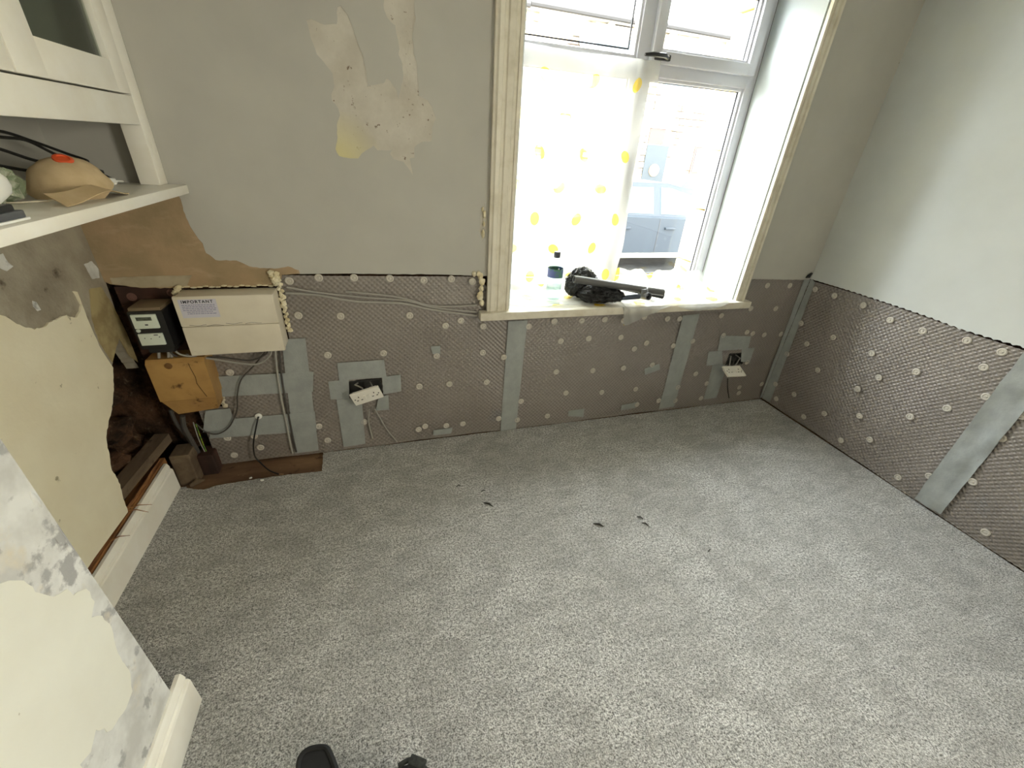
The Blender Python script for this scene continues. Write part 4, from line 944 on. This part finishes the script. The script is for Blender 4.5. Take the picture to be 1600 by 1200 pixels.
def crumple(c, rad, seed, rot=0):
    bm = bmesh.new(); bmesh.ops.create_icosphere(bm, subdivisions=5, radius=1); rm = Matrix.Rotation(rot, 3, 'Z')
    for v in bm.verts:
        q = v.co.copy(); s = Vector((seed, seed * 2, seed * .5))
        k = 1.05 + .22 * nz3(*(q * 1.6 + s)) - .28 * abs(nz3(*(q * 2.6 + s))) - .16 * abs(nz3(*(q * 6 + s))) - .05 * abs(nz3(*(q * 13 + s)))
        v.co = Vector(c) + rm @ Vector((q.x * rad[0] * k, q.y * rad[1] * k, max(q.z * rad[2] * k, -rad[2] * .92)))
    return bm
bb.bm(crumple((1.07, 2.13, WZ0 + .088), (.10, .075, .088), 1.3)); bb.bm(crumple((1.14, 2.025, WZ0 + .050), (.13, .065, .050), 4.1, -.25))
tag(bb.build('black_bag', BINBAG, None, True, origin=(1.12, 2.06, WZ0 + .005)), 'crumpled glossy black plastic bag on the window sill', 'bag')
def pipe(a, b, r, t, m, root, name='pipe_barrel'):
    a, b = Vector(a), Vector(b); q = (b - a).to_track_quat('Z', 'Y').to_matrix().to_4x4(); L = (b - a).length
    return MB().lathe([(r - t, min(.03, L * .3)), (r - t, 0), (r, 0), (r, L), (r - t, L), (r - t, L - min(.06, L * .6)), (.001, L - min(.06, L * .6))], 24, Matrix.Translation(a) @ q).build(name, m, root, True)
pa, pb = pix(897, 436, 1, 2.03), pix(1036, 457, 1, 1.965)
pp = thing('waste_pipe', (1.3, 2.02, WZ0 + .02), 'long dark grey pipe resting across the black bag', 'pipe'); pipe(pa, pb, .020, .003, PIPE, pp)
pc, pd_ = pix(966, 447, 1, 2.10), pix(1036, 462, 1, 2.03)
pp2 = thing('waste_pipe', (1.4, 2.06, WZ0 + .02), 'black pipe length lying behind the long grey pipe', 'pipe'); pipe(pc, pd_, .019, .003, BLACKP, pp2)
tf = thing('pipe_tee', (1.36, 1.97, WZ0 + .01), 'short blue-grey pipe with a tee fitting on the sill edge', 'pipe fitting')
ta, tb = pix(966, 466, 1, 1.985), pix(1000, 463, 1, 1.955)
pipe(ta, tb, .014, .002, PIPEB, tf)
tcen = Vector(pix(1008, 462, 1, 1.955)); toward = Vector((.12, -.92, .15)).normalized()
pipe(tcen - toward * .035, tcen + toward * .03, .021, .004, PIPEL, tf, 'tee_socket')
pipe(tcen, tcen + Vector((-.25, .1, .9)).normalized() * .042, .018, .003, PIPEL, tf, 'tee_branch')
MB().lathe([(.0165, 0), (.0165, .0015), (.001, .0015)], 20, Matrix.Translation(tcen + toward * .012) @ toward.to_track_quat('Z', 'Y').to_matrix().to_4x4()).build('tee_bore_shade', PIPING, tf, True)  # black disc stands in for the shade deep inside the bore

# ------------------------------------------------------------------ small things on the carpet
for px, py, l, r, lab in ((935, 821, .05, -.6, 'dark flake on the carpet, largest of the bits below the sill'), (1000, 810, .03, -.7, 'thin dark sliver on the carpet, upper of a pair'), (1008, 820, .032, -.8, 'thin dark sliver on the carpet, lower of a pair'), (763, 789, .05, -.7, 'dark curled flake on the carpet nearest the tilted socket'), (716, 760, .022, .2, 'small dark bit on the carpet near the seam tape'), (1108, 861, .018, .4, 'tiny dark bit alone on the right of the carpet'), (755, 768, .02, .1, 'small dark bit on the carpet above the curled flake')):
    c = pix(px, py, 2, 0); mb = MB(); d = Vector((math.cos(r), math.sin(r), 0)) * l / 2
    mb.tube([Vector(c) - d + Vector((0, 0, .003)), Vector(c) + Vector((.003, .002, .007)), Vector(c) + d + Vector((0, 0, .002))], [.002, l * .11, .0015], 6)
    tag(mb.build('debris_flake', FLAKE, None, True, origin=(c[0], c[1], 0)), lab, 'debris')
for px, py, lab in ((392, 748, 'left white plaster crumb on the bare floorboard edge'), (410, 751, 'right white plaster crumb on the bare floorboard edge')):
    c = pix(px, py, 2, 0); tag(MB().blob((c[0], c[1], .004), (.009, .006, .005), .6, 2, 1, px).build('plaster_crumb', WHITEP, None, origin=(c[0], c[1], 0)), lab, 'rubble')

# black tool bag whose top edge shows at the bottom of the frame
tb_ = thing('tool_bag', (-.15, .36, 0), 'black fabric tool bag with a padded flap at the bottom edge', 'bag')
bm = bmesh.new(); bmesh.ops.create_cube(bm, size=1)
for v in bm.verts: v.co = Vector((-.13 + v.co.x * .30, .345 + v.co.y * .26, .091 + v.co.z * .18))
bmesh.ops.bevel(bm, geom=bm.edges[:], offset=.035, segments=5, affect='EDGES')
for v in bm.verts: v.co += Vector((0, .012 * math.sin((v.co.x + .3) * 11) * (v.co.z / .18), 0))
MB().bm(bm).build('bag_body', FABRIC, tb_, True)
flp = [pix(x, y, 2, .175)[:2] for x, y in ((466, 1230), (467, 1195), (472, 1180), (484, 1171), (500, 1168), (510, 1170), (516, 1180), (522, 1195), (532, 1225))]
flp = [(float(p[0]), float(p[1])) for p in flp]
q = MB().prism(flp, 2, .160, .178); q.build('padded_flap', FABRIC, tb_)
MB().tube(smooth_path([(p[0], p[1], .176) for p in flp], 5), .007, 8).build('flap_piping', PIPING, tb_, True)
c1, c2, c3 = (pix(x, y, 2, .175) for x, y in ((622, 1196), (645, 1186), (668, 1204)))
MB().tube(smooth_path([(float(c[0]), float(c[1]), .172) for c in (c1, c2, c3)], 5), [.006] * 11, 6).build('strap_loop', WEBBING, tb_, True)
e1, e2 = pix(640, 1187, 2, .178), pix(664, 1197, 2, .178)
dv = Vector(e2) - Vector(e1); mbx = MB().box((0, -.010, -.006), (dv.length, .012, .006), .003); mbx.xf(Matrix.Translation(e1) @ dv.to_track_quat('X', 'Z').to_matrix().to_4x4()); mbx.build('buckle', WEBBING, tb_, True)

# ------------------------------------------------------------------ the street outside
tag(MB().box((XR + .3, -9, -.4), (12, 1.5, -.2)).build('yard', PAVE), 'paved side yard beyond the added fill window', 'yard', kind='structure')
tag(MB().box((-30, 2.56, -.45), (40, 4.6, -.22)).build('pavement', PAVE), 'pale pavement outside the window', 'pavement', kind='structure')
tag(MB().box((-30, 4.6, -.5), (40, 12.4, -.28)).build('road', ASPHALT), 'grey asphalt road outside the window', 'road', kind='structure')
tag(MB().box((-30, 12.4, -.45), (40, 15.0, -.20)).build('pavement', PAVE), 'far pavement in front of the stone terrace', 'pavement', kind='structure')
HY = 15.0
def house(x0, x1, label, door_x, wins):
    h = thing('terraced_house', ((x0 + x1) / 2, HY, -.25), label, 'house', 'stone terrace across the street')
    MB().box((x0 + .01, HY, -.3), (x1 - .01, HY + 7, 5.15)).build('house_wall', STONE, h)
    MB().prism([(HY - .35, 5.15), (HY + 3.6, 7.5), (HY + 7.2, 5.15), (HY + 7.2, 5.0), (HY - .35, 5.02)], 0, x0 + .01, x1 - .01).build('roof', ROOFM, h)
    MB().tube([(x0 + .01, HY - .38, 5.10), (x1 - .01, HY - .38, 5.06)], .075, 8).build('gutter', GUTTER, h)
    for i in range(int((x1 - x0) / 1.1)): MB().box((x0 + .4 + i * 1.1, HY - .30, 4.86), (x0 + .5 + i * 1.1, HY, 5.04)).build('gutter_corbel', LINTEL, h)
    for wx, wz, ww, wh, fm in wins:
        f = MB().box((wx, HY - .03, wz), (wx + ww, HY + .02, wz + wh)).build('window_frame', fm, h)
        MB().box((wx + .09, HY - .045, wz + .09), (wx + ww / 2 - .03, HY - .01, wz + wh - .09)).build('pane', DARKPANE, f); MB().box((wx + ww / 2 + .03, HY - .045, wz + .09), (wx + ww - .09, HY - .01, wz + wh - .09)).build('pane', DARKPANE, f)
        MB().box((wx - .15, HY - .06, wz + wh), (wx + ww + .15, HY, wz + wh + .28)).build('lintel', LINTEL, h); MB().box((wx - .12, HY - .1, wz - .18), (wx + ww + .12, HY, wz)).build('window_sill', LINTEL, h)
    if door_x:
        d = MB().box((door_x, HY - .03, -.1), (door_x + .9, HY + .02, 1.95)).build('door', DOORG, h)
        MB().lathe([(.20, 0), (.20, .03), (.15, .05), (.02, .05)], 16, Matrix.Translation((door_x + .45, HY - .03, 1.15)) @ Matrix.Rotation(math.radians(90), 4, 'X')).build('door_glazing', mat('amber_door_glass', srgb(190, 150, 90), rough=.3), d)
        MB().box((door_x, HY - .03, 1.98), (door_x + .62, HY + .02, 2.45)).build('fanlight', BROWNW, h)
        MB().box((door_x - .15, HY - .06, 2.45), (door_x + 1.05, HY, 2.72)).build('lintel', LINTEL, h)
    return h
house(-14.0, -1.0, 'long stone terraced house left of the window view', None, [(-6, 3.5, 1.3, 1.4, BROWNW), (-6, .6, 1.5, 1.6, BROWNW)])
house(-1.0, 4.6, 'stone terraced house behind the covered left pane', None, [(1.0, 3.5, 1.3, 1.4, BROWNW), (1.0, .6, 1.5, 1.6, BROWNW)])
hB = house(4.6, 9.0, 'stone terraced house with a round satellite dish', None, [(6.95, 3.35, 1.15, 1.35, DARKPANE), (5.4, .6, 1.5, 1.6, BROWNW)])
house(9.0, 14.6, 'stone terraced house with a slate green front door', 9.35, [(9.5, 3.35, 1.15, 1.35, DARKPANE), (11.35, 1.1, 1.2, .9, BROWNW), (12.6, 3.35, 1.15, 1.35, DARKPANE)])
house(14.6, 21, 'stone terraced house at the far right of the street', 15.2, [(17, .6, 1.5, 1.6, BROWNW), (17, 3.35, 1.15, 1.35, BROWNW)])
ds = thing('satellite_dish', (6.45, HY - .35, 4.3), 'round grey satellite dish fixed to the stone terrace', 'dish')
MB().lathe([(.05, .06), (.2, .04), (.30, 0), (.31, .01), (.2, .06), (.05, .08)], 20, Matrix.Translation((6.45, HY - .42, 4.45)) @ Matrix.Rotation(math.radians(75), 4, 'X')).build('dish_plate', mat('dish_grey', srgb(120, 132, 138), rough=.5), ds, True)
MB().tube([(6.45, HY - .005, 4.3), (6.45, HY - .35, 4.35), (6.45, HY - .42, 4.45)], .025, 6).build('dish_arm', GUTTER, ds)

# parked car, side on, facing right
def car(x, y, label, paint):
    r = thing('parked_car', (x, y, -.28), label, 'car'); Z = -.28; L, Wd = 4.3, 1.75
    side = [(-2.1, .35), (-2.12, .65), (-2.0, .92), (-1.55, .98), (.95, .93), (1.75, .84), (2.1, .68), (2.15, .4), (2.05, .28), (-2.0, .28)]
    def loft(pr, inset):
        mb = MB(); n = len(pr)
        for wv, k in ((0, inset), (.10, 0), (Wd - .10, 0), (Wd, inset)):
            mb.v += [(x + p[0] * (1 - .01 * (k > 0)), y + wv, Z + p[1] - (k * .3 if p[1] > .5 else -k * .3)) for p in pr]
        for j in range(3): mb.f += [(j * n + i, j * n + (i + 1) % n, (j + 1) * n + (i + 1) % n, (j + 1) * n + i) for i in range(n)]
        mb.f += [tuple(range(n))[::-1], tuple(range(3 * n, 4 * n))]; return mb
    body = loft(side, .06).build('body', paint, r, False)
    cab = [(-1.75, .96), (-1.45, 1.32), (-1.0, 1.44), (-.1, 1.45), (.45, 1.36), (1.12, .93)]
    n = len(cab); mb = MB()
    for wv, sx in ((.09, 1.0), (Wd - .09, 1.0)):
        mb.v += [(x + p[0], y + wv + (1 if wv < .5 else -1) * .16 * (p[1] - .93) / .5, Z + p[1]) for p in cab]
    mb.f = [(i, (i + 1) % n, n + (i + 1) % n, n + i) for i in range(n)] + [tuple(range(n))[::-1], tuple(range(n, 2 * n))]
    cabin = mb.build('cabin', paint, r)
    def win(pts, nm):
        lo = [(x + u, y + .09 + .16 * (v - .93) / .5 - .006, Z + v) for u, v in pts]; hi = [(a, b + .02, c) for a, b, c in lo]; k = len(lo)
        MB().add(lo + hi, [tuple(range(k)), tuple(range(k, 2 * k))[::-1]] + [(i, (i + 1) % k, k + (i + 1) % k, k + i) for i in range(k)]).build(nm, mat('car_window', srgb(60, 76, 78), rough=.15, spec=.4), cabin)
    win([(-1.2, 1.0), (-1.1, 1.32), (-.98, 1.37), (-.38, 1.38), (-.36, .99)], 'side_window'); win([(-.22, .99), (-.24, 1.38), (-.05, 1.38), (.36, 1.28), (.80, .97)], 'side_window')
    win([(-1.62, .99), (-1.45, 1.22), (-1.32, 1.28), (-1.28, 1.0)], 'side_window')
    for u in (-1.15, -.28, .82): MB().box((x + u, y - .004, Z + .36), (x + u + .012, y + .02, Z + .93)).build('door_seam', BLACKP, body)
    for u in (-1.02, -.16): MB().box((x + u, y - .03, Z + .76), (x + u + .2, y + .02, Z + .80), .008).build('door_handle', paint, body, True)
    MB().box((x - 1.5, y - .012, Z + .30), (x + 1.3, y + .05, Z + .38), .008).build('sill_trim', mat('pale_sill_trim', srgb(150, 144, 120), rough=.5), body)
    MB().blob((x + .78, y - .08, Z + .98), (.1, .1, .07), .1, 1, 2).build('mirror', paint, body, True)
    for u in (-1.35, 1.38):
        for wv in (-.01, Wd - .19):
            m = Matrix.Translation((x + u, y + wv + .2, Z + .31)) @ Matrix.Rotation(math.radians(90), 4, 'X')
            t = MB().lathe([(.20, 0), (.30, .01), (.31, .05), (.31, .15), (.30, .19), (.20, .2), (.19, .17), (.03, .18)], 28, m).build('tyre', TYRE, r, True)
            MB().lathe([(.195, .0), (.195, .175), (.12, .19), (.03, .195)], 20, m).build('wheel', ALLOY, t, True)
    return r
car(4.75, 6.35, 'slate blue car parked outside the right pane', CARPAINT)
car(9.9, 9.6, 'blue car roof showing farther along the street', mat('mid_blue_car_paint', srgb(40, 70, 130), rough=.3))
# rough stone gatepost by the pavement
gp = thing('gate_post', (2.70, 2.95, -.25), 'pale rough stone gatepost right of the parked car', 'gatepost')
for i in range(6): MB().box((2.50 + .02 * random.random(), 2.80, -.24 + i * .20), (2.88 - .02 * random.random(), 3.12, -.05 + i * .20), .02).build('stone_block', CREAMSTONE, gp)
